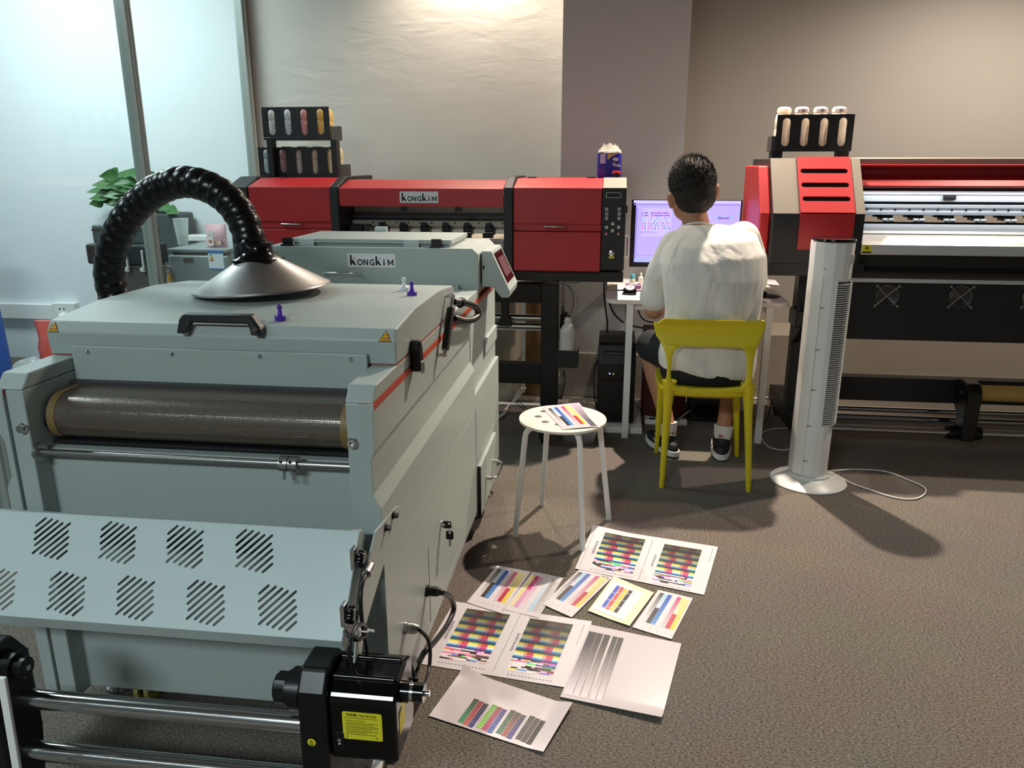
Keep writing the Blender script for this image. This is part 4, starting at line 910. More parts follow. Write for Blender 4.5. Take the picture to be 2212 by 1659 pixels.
slab('under_cover', [(3.69, zz(578, 3.69)), (3.69, 0.968), (3.95, 0.968), (3.95, zz(578, 3.69))], blackp, 1.08)
slab('heater_beam', [(3.66, zz(600, 3.66)), (3.655, zz(590, 3.66)), (3.70, zz(577, 3.66)), (3.95, zz(577, 3.66)), (3.95, zz(600, 3.66))], mat('gloss_dark_beam', '#2e2a27', 0.22, 0.3), 0.98, XE, 0.006)
slab('light_strip', [(3.70, zz(612, 3.70)), (3.70, zz(603, 3.70)), (3.74, zz(601, 3.70)), (3.74, zz(612, 3.70))], alu, 0.98)
slab('fan_panel', [(3.715, zz(736, 3.72)), (3.715, zz(612, 3.72)), (3.73, zz(612, 3.72)), (3.73, zz(736, 3.72))], blackp, 0.985)
for px, py in ((1916, 639.5), (2075, 641.5), (2234, 643)):
    q = onY(px, py, 3.712); fg = MB().torus((q.x, 3.709, q.z), 0.048, 0.0013, (0, 1, 0), 32, 5).build('fan_guard', steel, P2)
    for R in (0.039, 0.030, 0.021, 0.012): MB().torus((q.x, 3.708, q.z), R, 0.0011, (0, 1, 0), 28, 5).build('guard_ring', steel, fg)
    for sgn in (1, -1): MB().tube([(q.x-0.048, 3.711, q.z-sgn*0.046), (q.x+0.048, 3.711, q.z+sgn*0.046)], 0.0014, 6).build('guard_spoke', steel, fg)
    for sx in (1, -1):
        for sy in (1, -1): MB().cyl((q.x+sx*0.048, 3.716, q.z+sy*0.046), (q.x+sx*0.048, 3.706, q.z+sy*0.046), 0.006, n=10).build('guard_screw', steel, fg, smooth=30)
    MB().cyl((q.x, 3.7135, q.z), (q.x, 3.7145, q.z), 0.046, n=28).build('fan_opening', blackpl, fg)
# stand of the wide printer
for lx in (0.955, 2.95):
    MB().box(lx-0.045, lx+0.045, 3.90, 3.99, 0.10, 0.865).build('leg', blackp, P2, bevel=0.005)
    fb2 = MB().box(lx-0.04, lx+0.04, 3.62, 4.36, 0.07, 0.16).build('foot_bar', blackp, P2, bevel=0.005)
    for yy in (3.68, 4.30):
        MB().box(lx-0.022, lx-0.016, yy-0.018, yy+0.018, 0.025, 0.072).box(lx+0.016, lx+0.022, yy-0.018, yy+0.018, 0.025, 0.072).box(lx-0.022, lx+0.022, yy-0.02, yy+0.02, 0.066, 0.072).build('castor_fork', blackpl, fb2)
        MB().cyl((lx-0.014, yy, 0.030), (lx+0.014, yy, 0.030), 0.030, n=20).build('castor_wheel', rubber, fb2, smooth=40)
slab('cross_beam', [(3.91, 0.215), (3.91, 0.335), (3.98, 0.335), (3.98, 0.215)], blackp, 1.0, 2.905, 0.004)
for yy, z_, rr in ((3.98, 0.150, 0.014), (3.90, 0.128, 0.018), (3.76, 0.115, 0.020)):
    MB().cyl((1.0, yy, z_), (2.905, yy, z_), rr, n=18).build('take_up_tube', chrome, P2, smooth=40)
bx = onY(2098, 870, 3.74).x
bk = MB().prism([(3.70, 0.09), (3.79, 0.09), (3.80, 0.20), (3.86, 0.25), (3.86, 0.36), (3.80, 0.375), (3.73, 0.365), (3.70, 0.33)], 'X', bx-0.035, bx+0.028).build('core_holder', blackpl, P2, bevel=0.008)
MB().cyl((bx-0.08, 3.76, 0.115), (bx+0.07, 3.76, 0.115), 0.034, n=20).build('holder_clamp', blackpl, bk, smooth=40)
MB().cyl((bx-0.036, 3.78, 0.31), (bx-0.038, 3.78, 0.31), 0.008, n=10).build('holder_bolt', steel, bk)
# media motor bracket beside the leg
mb_ = MB().box(0.885, 0.960, 3.78, 3.93, 0.60, 0.68).build('media_drive', blackpl, P2, bevel=0.006)
MB().cyl((0.90, 3.80, 0.68), (0.90, 3.80, 0.70), 0.012, n=14).build('drive_knob', blackpl, mb_, smooth=40)
MB().cyl((0.94, 3.83, 0.68), (0.94, 3.83, 0.695), 0.012, n=14).build('drive_knob', blackpl, mb_, smooth=40)
MB().prism([(3.76, 0.60), (3.93, 0.60), (3.93, 0.48)], 'X', 0.905, 0.935).build('drive_bracket', blackp, mb_)
# yellow cardboard core on the take-up
kraft = mat('kraft_core', '#b08d4a', 0.7, var=0.05)
cr_ = thing('paper_core', 'long yellow brown cardboard core held at the front of the wide printer', 'paper core', (2.3, 3.78, 0.285))
MB().cyl((bx+0.029, 3.78, 0.31), (2.9, 3.78, 0.31), 0.038, n=26).build('core_tube', kraft, cr_, smooth=40)
MB().torus((bx+0.05, 3.78, 0.31), 0.037, 0.002, (1, 0, 0), 26, 5).build('core_band', mat('core_band_yellow', '#c9a63a', 0.5), cr_)
# ink rack on the wide printer
R2 = thing('ink_rack', 'black single tier ink rack on top of the wide printer', 'ink rack', (0.93, 4.1, 1.378))
wx0, wx1, wz0, wz1 = rack_plate(1673, 1838, 247, 327, [(1697.5, 255, 316), (1738, 255, 316), (1778.5, 255, 316), (1819, 254, 316)], R2, 4.05, 0.036)
MB().box(wx0, wx1, 4.05, 4.15, wz0, wz0+0.003).build('shelf', blackp, R2)
MB().box(wx0-0.018, wx0, 4.047, 4.153, wz0, wz0+0.07).build('shelf_side', dgrey, R2)  # grey on the black rack stands in for light on its visible side
MB().box(wx1-0.003, wx1, 4.05, 4.153, wz0, wz0+0.07).build('shelf_side', blackp, R2)
for sx in (wx0-0.01, wx1-0.055): MB().box(sx, sx+0.05, 4.06, 4.13, 1.3775, wz0).build('rack_support', blackp, R2)
ivory = translucent(mat('hdpe_ivory', '#f3e8da', 0.45, var=0.0), 0.4); cpk = mat('cap_pinkish', '#dcc4c0', 0.45)
for i, (px, nm) in enumerate(((1690, 'first from the left'), (1728, 'second from the left'), (1768, 'third from the left'), (1808, 'fourth from the left'))):
    x = onY(px, 285, 4.10).x
    ink_bottle(x, 4.10, wz0+0.0035, ivory, 'ivory ink bottle %s in the rack on the wide printer' % nm, 'ink bottles on the wide printer', r=0.039, h=0.182, cap=ivory if i == 0 else cpk)
# rolls of film standing on the carpet behind the first printer
fr_m = mat('film_roll_pearl', '#b9b3a4', 0.3, 0.25, var=0.06, vscale=6); br_m = mat('kraft_wrap', '#8a6a44', 0.6, var=0.08)
q = onZ(1094, 846, 0)
r = thing('film_roll', 'pearly white roll of film standing on end behind the printer leg', 'film roll', (-0.605, 4.48, 0))
MB().cyl((-0.605, 4.48, 0.001), (-0.605, 4.48, 0.70), 0.098, n=32).build('film_winding', fr_m, r, smooth=40)
MB().lathe((-0.605, 4.48, 0.701), [(0.045, 0), (0.045, 0.002), (0.038, 0.002), (0.038, -0.02)], n=24).build('core_end', kraft, r, smooth=40)
r = thing('film_roll', 'brown paper wrapped roll standing on end behind the printer leg', 'film roll', (-0.415, 4.56, 0))
MB().cyl((-0.415, 4.56, 0.001), (-0.415, 4.56, 0.72), 0.075, n=32).build('paper_wrap', br_m, r, smooth=40)
MB().lathe((-0.415, 4.56, 0.721), [(0.038, 0), (0.038, 0.002), (0.030, 0.002), (0.030, -0.02)], n=24).build('core_end', kraft, r, smooth=40)
# ================================================================ TAKE-UP REEL in front of the dryer
U = thing('take_up_reel', 'black motorised take up reel with chrome tubes in front of the dryer', 'take-up reel', (-0.85, 1.22, 0))
TYr = 1.20
def tq(x, y, Y=TYr): return onY(x, y, Y)
pl = MB().prism([(1.160, 0.02), (1.235, 0.02), (1.30, 0.20), (1.30, 0.41), (1.28, 0.455), (1.19, 0.455), (1.165, 0.42), (1.160, 0.22)], 'X', -0.548, -0.492).build('motor_bracket', blackpl, U, bevel=0.006)
mh = MB().prism([(1.172, 0.275), (1.285, 0.275), (1.300, 0.30), (1.295, 0.425), (1.255, 0.440), (1.205, 0.432), (1.180, 0.415), (1.172, 0.405)], 'X', -0.492, -0.362).build('motor_housing', blackgl, U, bevel=0.006)
for yy, z_ in ((1.205, 0.4325), (1.255, 0.4405)): MB().cyl((-0.488, yy, z_), (-0.372, yy, z_), 0.006, n=10).build('housing_rib', blackgl, mh, smooth=40)
q = onY(783, 1569, 1.1715)
lb = MB().plate(rrect(-0.038, 0.038, -0.030, 0.030, 0.004), [], (q.x, 1.1715, q.z), (1, 0, 0), (0, 0, 1), 0.0006).build('instruction_label', yellow_label, mh)
o_ = V(q.x, 1.1708, q.z)
MB().text('Printer Take Up Reel', o_+V(-0.006, 0, 0.0215), (1, 0, 0), (0, 0, 1), 0.0062, sx=0.62).build('label_heading', ink_black, lb)
MB().text('收纸器', o_+V(-0.030, 0, 0.0215), (1, 0, 0), (0, 0, 1), 0.0068).build('label_heading', ink_black, lb)
lines = [(-0.033, 0.030, 0.0165), (-0.033, 0.006, 0.0105), (-0.031, 0.030, 0.0060), (-0.031, 0.022, 0.0025), (-0.033, 0.030, -0.0015), (-0.031, 0.030, -0.0048), (-0.033, 0.018, -0.0082), (-0.031, 0.030, -0.0120), (-0.031, 0.008, -0.0152), (-0.033, 0.026, -0.0190)]
for x0, x1, z_ in lines:
    b = MB(); x = x0
    while x < x1:
        w = random.uniform(0.0025, 0.006); b.plate([(x, z_), (min(x+w, x1), z_), (min(x+w, x1), z_+0.0012), (x, z_+0.0012)], [], o_, (1, 0, 0), (0, 0, 1), 0.0002); x += w+0.0008
    b.build('label_line', mat('label_ink_olive', '#4a4712', 0.6), lb, kind='stuff')
for dx in (-0.033, 0.024): MB().plate([(0, 0), (0.0012, 0), (0.005, 0.005), (0.004, 0.006)], [], o_+V(dx, 0, -0.0275), (1, 0, 0), (0, 0, 1), 0.0002).build('label_mark', ink_black, lb)
q = onY(673, 1604, 1.159)
sk = MB().plate(circ(0, 0, 0.0082, 24), [], (q.x, 1.1598, q.z), (1, 0, 0), (0, 0, 1), 0.0006).build('round_sticker', yellow_label, pl)
MB().text('右', (q.x-0.0045, 1.1591, q.z-0.0025), (1, 0, 0), (0, 0, 1), 0.0095).build('sticker_letter', ink_black, sk)
MB().text('Right', (q.x-0.0045, 1.1591, q.z-0.0062), (1, 0, 0), (0, 0, 1), 0.004).build('sticker_letter', mat('label_ink_olive', '#4a4712', 0.6), sk)
q = onY(733, 1598, 1.1715)
sw = MB().box(q.x-0.008, q.x+0.010, 1.1690, 1.173, q.z-0.014, q.z+0.016).build('rocker_switch', blackpl, mh, bevel=0.001)
MB().torus((q.x+0.001, 1.1688, q.z+0.001), 0.0025, 0.0004, (0, 1, 0), 14, 5).build('switch_mark', ink_white, sw)
MB().box(q.x-0.001, q.x+0.003, 1.1686, 1.169, q.z-0.008, q.z-0.005).build('switch_mark', ink_white, sw)
kz = tq(640, 1490).z; ky = 1.205
b = MB().lathe((-0.548, ky, kz), [(0.040, 0), (0.040, 0.022), (0.034, 0.024), (0.034, 0.030)], (-1, 0, 0), 28).build('spindle_flange', blackpl, U, smooth=30)
n = 36; rings = [[V(-0.578-x, ky+rr*(1+0.05*(k % 3 == 0))*math.cos(2*PI*k/n), kz+rr*(1+0.05*(k % 3 == 0))*math.sin(2*PI*k/n)) for k in range(n)] for rr, x in ((0.028, 0), (0.028, 0.022), (0.025, 0.025))]
MB().ring_loft(rings).build('spindle_knob', blackpl, U, smooth=30)
ez = tq(872, 1505).z
b = MB().cyl((-0.362, 1.215, ez), (-0.345, 1.215, ez), 0.020, n=20).build('drive_coupling', blackgl, U, smooth=40)
MB().cyl((-0.345, 1.215, ez), (-0.338, 1.215, ez), 0.017, n=20).build('coupling_ring', chrome, b, smooth=40)
MB().cyl((-0.338, 1.215, ez), (-0.318, 1.215, ez), 0.018, n=20).build('coupling_ring', blackgl, b, smooth=40)
MB().cyl((-0.318, 1.215, ez), (-0.308, 1.215, ez), 0.006, n=14).build('shaft_end', chrome, b, smooth=40)
q = onX(853, 1550, -0.3615); MB().box(-0.3622, -0.3610, 1.19, 1.225, 0.325, 0.372).build('side_label', yellow_label, mh)
for z0, yy, rr in ((tq(360, 1547).z, 1.215, 0.0195), (tq(340, 1643).z-0.004, 1.200, 0.0195)):
    MB().cyl((-1.30, yy, z0), (-0.548, yy, z0), rr, n=24).build('reel_tube', chrome, U, smooth=40)
bx_ = -1.178
lb_ = MB().prism([(1.150, 0.02), (1.225, 0.02), (1.255, 0.22), (1.255, 0.40), (1.22, 0.455), (1.17, 0.455), (1.150, 0.40)], 'X', bx_-0.03, bx_+0.022).build('bearing_bracket', blackpl, U, bevel=0.008)
q = tq(20, 1435); 
rings = [[V(bx_+0.022+x, 1.195+rr*(1+0.06*(k % 3 == 0))*math.cos(2*PI*k/n), q.z+rr*(1+0.06*(k % 3 == 0))*math.sin(2*PI*k/n)) for k in range(n)] for rr, x in ((0.030, 0), (0.030, 0.022), (0.020, 0.023), (0.020, 0.040), (0.017, 0.042))]
MB().ring_loft(rings).build('spindle_knob', blackpl, lb_, smooth=30)
MB().cyl((bx_+0.060, 1.195, q.z), (bx_+0.066, 1.195, q.z), 0.006, n=12).build('shaft_end', steel, lb_, smooth=40)
fbm = MB().obox((-0.470, 1.50, 0.165), (0.022, 0, 0), (0, -0.42, -0.155), (0, 0.010, 0.020)).build('support_arm', whitem, U, bevel=0.002)
MB().cyl((-0.447, 1.385, 0.110), (-0.432, 1.385, 0.110), 0.027, n=24).build('clamp_wheel', blackpl, fbm, smooth=40)
MB().cyl((-0.448, 1.440, 0.15), (-0.440, 1.440, 0.15), 0.016, n=20).build('arm_boss', chrome, fbm, smooth=40)
sa, sb2 = onY(-8, 1465, 1.10), onY(26, 1665, 1.10)
MB().obox(sb2+(sb2-sa)*0.9, (0.016, 0, 0), (0, 0.008, 0), (sa-sb2)*1.9).build('front_stay', whitem, U, bevel=0.002)
# cables at the dryer
blk = mat('black_cable', '#101011', 0.4)
def cb(pts, r, label, name='power_cable'): return cable(name, pts, r, blk, label)
cb([V(-0.427, onX(930, 1277, -0.45).y, onX(930, 1277, -0.45).z)]+[onX(x, y, X) for x, y, X in ((953, 1279, -0.41), (974, 1292, -0.40), (980, 1316, -0.40), (965, 1352, -0.405), (938, 1388, -0.41), (915, 1412, -0.42))]+[onZ(902, 1440, 0.010), onZ(895, 1462, 0.008)], 0.0075, 'thick black cable plugged in the side of the dryer above the charts')
cb([V(-0.428, onX(885, 1357, -0.45).y, onX(885, 1357, -0.45).z)]+[onX(x, y, X) for x, y, X in ((905, 1360, -0.42), (924, 1380, -0.405), (929, 1412, -0.40), (925, 1455, -0.395), (912, 1488, -0.38), (897, 1508, -0.36))]+[V(-0.355, 1.30, 0.37)], 0.0048, 'black cable running from the steel connector to the take up motor')
cb([onX(x, y, X) for x, y, X in ((846, 1462, -0.452), (850, 1436, -0.445), (866, 1420, -0.43), (882, 1427, -0.42), (893, 1455, -0.41), (897, 1490, -0.40))]+[V(-0.385, 1.31, 0.36)], 0.0045, 'black cable arching from the dryer side to the motor')
cn = onX(799, 1229, -0.452)
r = thing('guard_cable', 'black looped cable with a white tie hanging from the slotted guard', 'cable', cn)
MB().tube(smooth_path([onX(x, y, X) for x, y, X in ((792, 1240, -0.452), (782, 1262, -0.452), (779, 1300, -0.45), (784, 1360, -0.448), (791, 1395, -0.446), (792, 1425, -0.446), (780, 1458, -0.446), (765, 1452, -0.446), (755, 1415, -0.446), (758, 1380, -0.446), (772, 1352, -0.446), (786, 1350, -0.446), (790, 1368, -0.447), (774, 1382, -0.45), (757, 1376, -0.46), (745, 1365, -0.484))], 6), 0.0042, 8).build('cable_sheath', blk, r, smooth=60)
MB().tube([onX(801, 1222, -0.452), onX(792, 1240, -0.452)], 0.009, 12).build('connector', steel, r, smooth=40)
q = onX(788, 1361, -0.446); MB().torus(q, 0.009, 0.0018, (0.2, 0.3, 1), 16, 6).build('tie_loop', whitep, r); MB().tube([q+V(0.006, 0, 0), q+V(0.020, -0.004, 0.002)], 0.0025, 6).build('tie_tail', whitep, r)

# ================================================================ STOOL
sc = V(-0.155, 2.752, 0.443)
S = thing('round_stool', 'white round stool with tubular legs and finger holes', 'stool', (sc.x, sc.y, 0))
hs = [circ(onZ(x, y, 0.443).x-sc.x, onZ(x, y, 0.443).y-sc.y, 0.0145, 16) for x, y in ((1162.5, 900.8), (1177.7, 912.3), (1175, 889.5), (1207, 918))]
ivw = mat('stool_white_plastic', '#e2ddd0', 0.35, var=0.02)
st = MB().plate(circ(0, 0, 0.162, 56), hs, (sc.x, sc.y, 0.436), (1, 0, 0), (0, 1, 0), 0.009).build('seat', ivw, S, bevel=0.003)
feet = [V(-0.321, 2.654, 0), V(-0.245, 2.938, 0), V(-0.064, 2.576, 0), V(0.03, 2.842, 0)]
for f in feet:
    d = (f-V(sc.x, sc.y, 0)); L = d.length; d.normalize(); base = V(sc.x, sc.y, 0)
    pts = [base+d*0.02+V(0, 0, 0.424), base+d*0.115+V(0, 0, 0.424), base+d*0.138+V(0, 0, 0.419), base+d*0.150+V(0, 0, 0.405), base+d*0.154+V(0, 0, 0.385), base+d*L+V(0, 0, 0.002)]
    lg = MB().tube(smooth_path(pts[:5], 3)+[pts[5]], 0.0105, 12).build('leg', whitem, S, smooth=50)
    MB().cyl(base+d*L+V(0, 0, 0.0), base+d*(L-0.001)+V(0, 0, 0.012), 0.0118, n=12).build('leg_cap', whitep, lg, smooth=40)
# ================================================================ YELLOW CHAIR
C = thing('plastic_chair', 'yellow plastic chair with open curved backrest', 'chair', (0.44, 3.40, 0))
BY = 3.215
def cxz(x, y): p = onY(x, y, BY); return (p.x, p.z)
out = [cxz(*p) for p in ((1412, 703), (1414, 697), (1422, 699), (1430, 690), (1440, 687.5), (1490, 690), (1530, 691), (1580, 692), (1620, 693), (1646, 692), (1653, 693), (1656.5, 699), (1655, 712), (1648, 730), (1636, 752), (1629, 772), (1625, 800), (1624, 830), (1622, 850), (1614, 848), (1600, 848), (1560, 850), (1500, 850), (1462, 846), (1450, 844), (1440, 850), (1437, 830), (1441, 800), (1440, 775), (1436, 758), (1428, 742), (1418, 728))]
hole = [cxz(*p) for p in ((1452, 770), (1456, 757), (1464, 750), (1480, 748), (1530, 750.5), (1580, 751.5), (1600, 751), (1609, 757), (1613, 772), (1613, 800), (1611, 822), (1606, 832), (1598, 836), (1560, 839), (1500, 839), (1466, 836), (1455, 830), (1450, 820), (1449, 800))]
def dense(pl, k=4): 
    o = []
    for i in range(len(pl)):
        a_, b_ = pl[i], pl[(i+1) % len(pl)]
        for j in range(k): o.append((a_[0]+(b_[0]-a_[0])*j/k, a_[1]+(b_[1]-a_[1])*j/k))
    return o
b = MB().plate(dense(out), [dense(hole)], (0, BY+0.012, 0), (1, 0, 0), (0, 0, 1), 0.022)
for v_ in b.v:
    t = (v_.x-0.425)/0.23; k = max(0, (v_.z-0.52)/0.22); v_.y += 0.055*t*t*min(1, k*1.4)-0.035*k
fuse(b, 0.0055, 6).build('backrest', yellowpl, C, smooth=180)
seat_ring = lambda z, s: [V(0.425+(0.205*s)*(abs(math.cos(a_))**0.5)*(1 if math.cos(a_) > 0 else -1), 3.42+(0.215*s)*(abs(math.sin(a_))**0.5)*(1 if math.sin(a_) > 0 else -1), z) for a_ in [2*PI*k/40+0.001 for k in range(40)]]
MB().ring_loft([seat_ring(0.405, 0.93), seat_ring(0.415, 0.985), seat_ring(0.430, 1.0), seat_ring(0.438, 0.98), seat_ring(0.436, 0.85), seat_ring(0.430, 0.3)]).build('seat', yellowpl, C, smooth=50)
def chair_leg(top, bot, r0, r1):
    n = 14; rings = []
    for k in range(9):
        t = k/8; p = V(top).lerp(V(bot), t); r = r0+(r1-r0)*t+0.010*max(0, 1-t*5)
        rings.append([p+V(r*math.cos(2*PI*j/n), r*1.15*math.sin(2*PI*j/n), 0) for j in range(n)])
    MB().ring_loft(rings).build('leg', yellowpl, C, smooth=50)
chair_leg((0.268, 3.235, 0.47), (0.256, 3.192, 0), 0.021, 0.0105); chair_leg((0.592, 3.235, 0.47), (0.624, 3.192, 0), 0.021, 0.0105)
chair_leg((0.262, 3.585, 0.42), (0.256, 3.612, 0), 0.020, 0.0105); chair_leg((0.598, 3.585, 0.42), (0.637, 3.616, 0), 0.020, 0.0105)
# ================================================================ TOWER FAN
fc = V(0.905, 3.345, 0)
Fn = thing('tower_fan', 'white tower fan on a round base with side grille', 'fan', fc)
MB().lathe(fc, [(0.158, 0), (0.161, 0.006), (0.155, 0.012), (0.10, 0.028), (0.088, 0.034), (0.086, 0.045)], n=48).build('fan_base', whitep, Fn, smooth=35)
colp = [(-0.078, 0.045), (-0.080, 0.0), (-0.076, -0.030), (-0.052, -0.056), (-0.045, -0.062), (-0.010, -0.074), (0.025, -0.072), (0.052, -0.058), (0.070, -0.034), (0.078, 0.0), (0.072, 0.035), (0.050, 0.062), (0.0, 0.075), (-0.045, 0.068)]
def fring(z, s): return [V(fc.x+x*s, fc.y+y*s, z) for x, y in colp]
MB().ring_loft([fring(0.030, 0.96), fring(0.30, 0.98), fring(0.305, 0.955), fring(0.90, 0.985), fring(0.905, 1.02), fring(1.035, 1.05), fring(1.052, 1.04)]).build('fan_column', whitep, Fn, smooth=22)
MB().lathe((fc.x, fc.y, 1.0525), [(0.082, 0), (0.084, 0.004), (0.082, 0.012), (0.070, 0.014)], n=36).build('control_disc', blackgl, Fn, smooth=35)
b = MB()
shell = [V(fc.x+x*1.03, fc.y+y*1.03, 0) for x, y in colp[0:5]]
sh = MB()
inner = [V(fc.x+x*0.98, fc.y+y*0.98, 0) for x, y in colp[0:5]]
pol = shell+inner[::-1]
sh.ring_loft([[p+V(0, 0, 0.05) for p in pol], [p+V(0, 0, 1.02) for p in pol]]).build('back_shell', whitep, Fn, smooth=25)
for z_ in (0.115, 0.275, 0.435, 0.61, 0.785, 0.945):
    x_, y_ = colp[4]; MB().box(fc.x+x_*1.035, fc.x+x_*1.035+0.020, fc.y+y_*1.05-0.001, fc.y+y_*1.05+0.006, z_, z_+0.003).build('clip_slot', mgrey, Fn)
fin_pts = [(0.087*math.cos(math.radians(a)), 0.087*math.sin(math.radians(a))) for a in (-86, -68, -50, -32, -14, 4, 20)]
finm = None
for k in range(66):
    z_ = 0.285+k*0.0092
    if finm is None:
        pol = [V(fc.x+x, fc.y+y, z_) for x, y in fin_pts]+[V(fc.x+x*0.90, fc.y+y*0.90, z_) for x, y in fin_pts[::-1]]
        finm = MB().ring_loft([pol, [p+V(0, 0, 0.0028) for p in pol]]).build('grille_fin', whitep, Fn)
    else:
        f = finm.copy(); COL.objects.link(f); f.parent = Fn; f.location = (0, 0, k*0.0092)
for x, y in (fin_pts[0], fin_pts[3], fin_pts[6]): MB().box(fc.x+x*0.95-0.003, fc.x+x*0.95+0.003, fc.y+y*0.95-0.003, fc.y+y*0.95+0.003, 0.28, 0.90).build('grille_post', whitep, Fn)
MB().prism([(fc.x+x*0.905, fc.y+y*0.905) for x, y in fin_pts]+[(fc.x+0.02, fc.y)], 'Z', 0.285, 0.895).build('grille_backing', dgrey, Fn)
q = onY(1828, 543, fc.y-0.05); MB().box(fc.x+0.046, fc.x+0.070, fc.y-0.0605, fc.y-0.03, 0.975, 1.005).build('carry_recess', mat('recess_ivory', '#c9c2b4', 0.5), Fn, bevel=0.004)
wcab = mat('white_cable', '#d8d6cf', 0.45)
cable('fan_cord', [(fc.x+0.07, fc.y-0.03, 0.06), onZ(1812, 1016, 0.03)]+[onZ(x, y, 0.005) for x, y in ((1850, 1014), (1910, 1018), (1960, 1036), (1995, 1052), (1998, 1066), (1975, 1078), (1930, 1074), (1870, 1055), (1838, 1043), (1815, 1030))], 0.0035, wcab, 'white cord looping on the carpet right of the tower fan')
cable('fan_cord', [onZ(x, y, 0.004) for x, y in ((1714, 968), (1690, 972), (1660, 965), (1645, 945), (1655, 930), (1690, 925), (1718, 928))], 0.003, wcab, 'thin white cord loop on the carpet left of the tower fan')

# ================================================================ DESK AND WHAT IS ON IT
DZ = 0.715
K = thing('desk', 'white desk with rounded corners and flat white legs', 'desk', (0.42, 4.1, 0))
MB().plate(rrect(-0.012, 0.862, 3.80, 4.42, 0.05, 6), [], (0, 0, DZ-0.02), (1, 0, 0), (0, 1, 0), 0.020).build('desk_top', mat('desk_white_laminate', '#ded8d0', 0.3, var=0.02), K, bevel=0.003)
MB().plate(rrect(-0.010, 0.860, 3.802, 4.418, 0.05, 6), [rrect(-0.008, 0.858, 3.804, 4.416, 0.05, 6)], (0, 0, DZ-0.007), (1, 0, 0), (0, 1, 0), 0.003).build('edge_band', dgrey, K)
for lx in (0.105, 0.768):
    b = MB().tube([(lx, 3.845, 0.012), (lx, 3.845, DZ-0.022)], 0.001, 4)
    b = MB().plate([(-0.016, 0), (0.016, 0), (0.016, DZ-0.022), (-0.016, DZ-0.022)], [], (lx, 3.835, 0), (1, 0, 0), (0, 0, 1), 0.03).build('leg', whitem, K, bevel=0.006)
    MB().plate([(-0.016, 0), (0.016, 0), (0.016, DZ-0.022), (-0.016, DZ-0.022)], [], (lx, 4.37, 0), (1, 0, 0), (0, 0, 1), 0.03).build('leg', whitem, K, bevel=0.006)
    MB().box(lx-0.012, lx+0.012, 3.85, 4.37, DZ-0.055, DZ-0.022).build('side_rail', whitem, K, bevel=0.003)
MB().box(0.121, 0.752, 3.84, 3.865, DZ-0.055, DZ-0.022).build('front_rail', whitem, K, bevel=0.002)
# monitor
MX0, MX1, MY = 0.100, 0.648, 4.10
mz0, mz1 = onY(1365, 577, MY).z, onY(1365, 431, MY).z
M = thing('monitor', 'thin black monitor showing a pale violet colour chart', 'monitor', (0.37, MY+0.05, DZ))
MB().box(MX0, MX1, MY, MY+0.028, mz0, mz1).build('monitor_case', blackpl, M, bevel=0.003)
MB().box(0.35, 0.40, MY+0.03, MY+0.05, DZ+0.012, mz0+0.12).build('stand_neck', blackpl, M, bevel=0.004)
MB().lathe((0.375, MY+0.05, DZ), [(0.11, 0), (0.112, 0.004), (0.10, 0.010), (0.03, 0.014)], n=32).build('stand_foot', blackpl, M, smooth=40)
b = MB(); sy = MY-0.0006
def sq_(x0, y0, x1, y1, c, dy=0.0):
    a = onY(x0, y1, MY); d = onY(x1, y0, MY); y = sy-dy
    b.quad((a.x, y, a.z), (d.x, y, a.z), (d.x, y, d.z), (a.x, y, d.z), c)
VI = (0.47, 0.38, 1.0)
sq_(1369, 434, 1601, 566, VI)
sq_(1369, 434, 1601, 438.5, (0.60, 0.52, 1.0), 0.0003); sq_(1369, 442, 1601, 442.8, (0.30, 0.24, 0.75), 0.0003); sq_(1373, 447, 1374, 560, (0.30, 0.24, 0.72), 0.0003)
for k in range(34): sq_(1374+k*6.6, 440, 1376.5+k*6.6, 441.4, (0.25, 0.2, 0.6), 0.0003)
sq_(1385, 449, 1452, 510, (0.55, 0.46, 1.0), 0.0003)
pal = [(0.25, 0.02, 0.75), (0.12, 0.02, 0.8), (0.55, 0.03, 0.75), (0.85, 0.08, 0.45), (0.04, 0.02, 0.25), (0.25, 0.45, 1.0), (0.30, 0.75, 1.0), (0.75, 0.75, 0.75), (0.45, 0.2, 0.8), (0.75, 0.35, 0.75)]
for r_ in range(7):
    for c_ in range(22):
        if c_ in (1, 6) or (r_ < 3 and c_ == 5): continue
        k = (0 if r_ < 2 else 5 if r_ < 4 else 3)
        sq_(1387+c_*2.75, 458.5+r_*5.5, 1388.9+c_*2.75, 461.8+r_*5.5, pal[(k+(c_*3+r_*(c_//7)) % 5) % 10], 0.0006)
for k in range(3): sq_(1384.5, 499+k*2.4, 1384.5+[20, 34, 4][k], 500+k*2.4, (0.35, 0.28, 0.8), 0.0006)
sq_(1547, 467, 1580, 472.5, (0.25, 0.5, 0.8), 0.0003); sq_(1550, 470, 1575, 473, (0.2, 0.08, 0.6), 0.0006)
for k in range(5): sq_(1552+k*5, 467, 1555+k*5, 469, pal[(k*3) % 10], 0.0006)
sq_(1369, 561, 1601, 566, (0.38, 0.42, 0.95), 0.0003); sq_(1372, 551, 1430, 552, (0.35, 0.3, 0.8), 0.0003)
b.uv = [1]; b.build('screen', screen_mat, M)
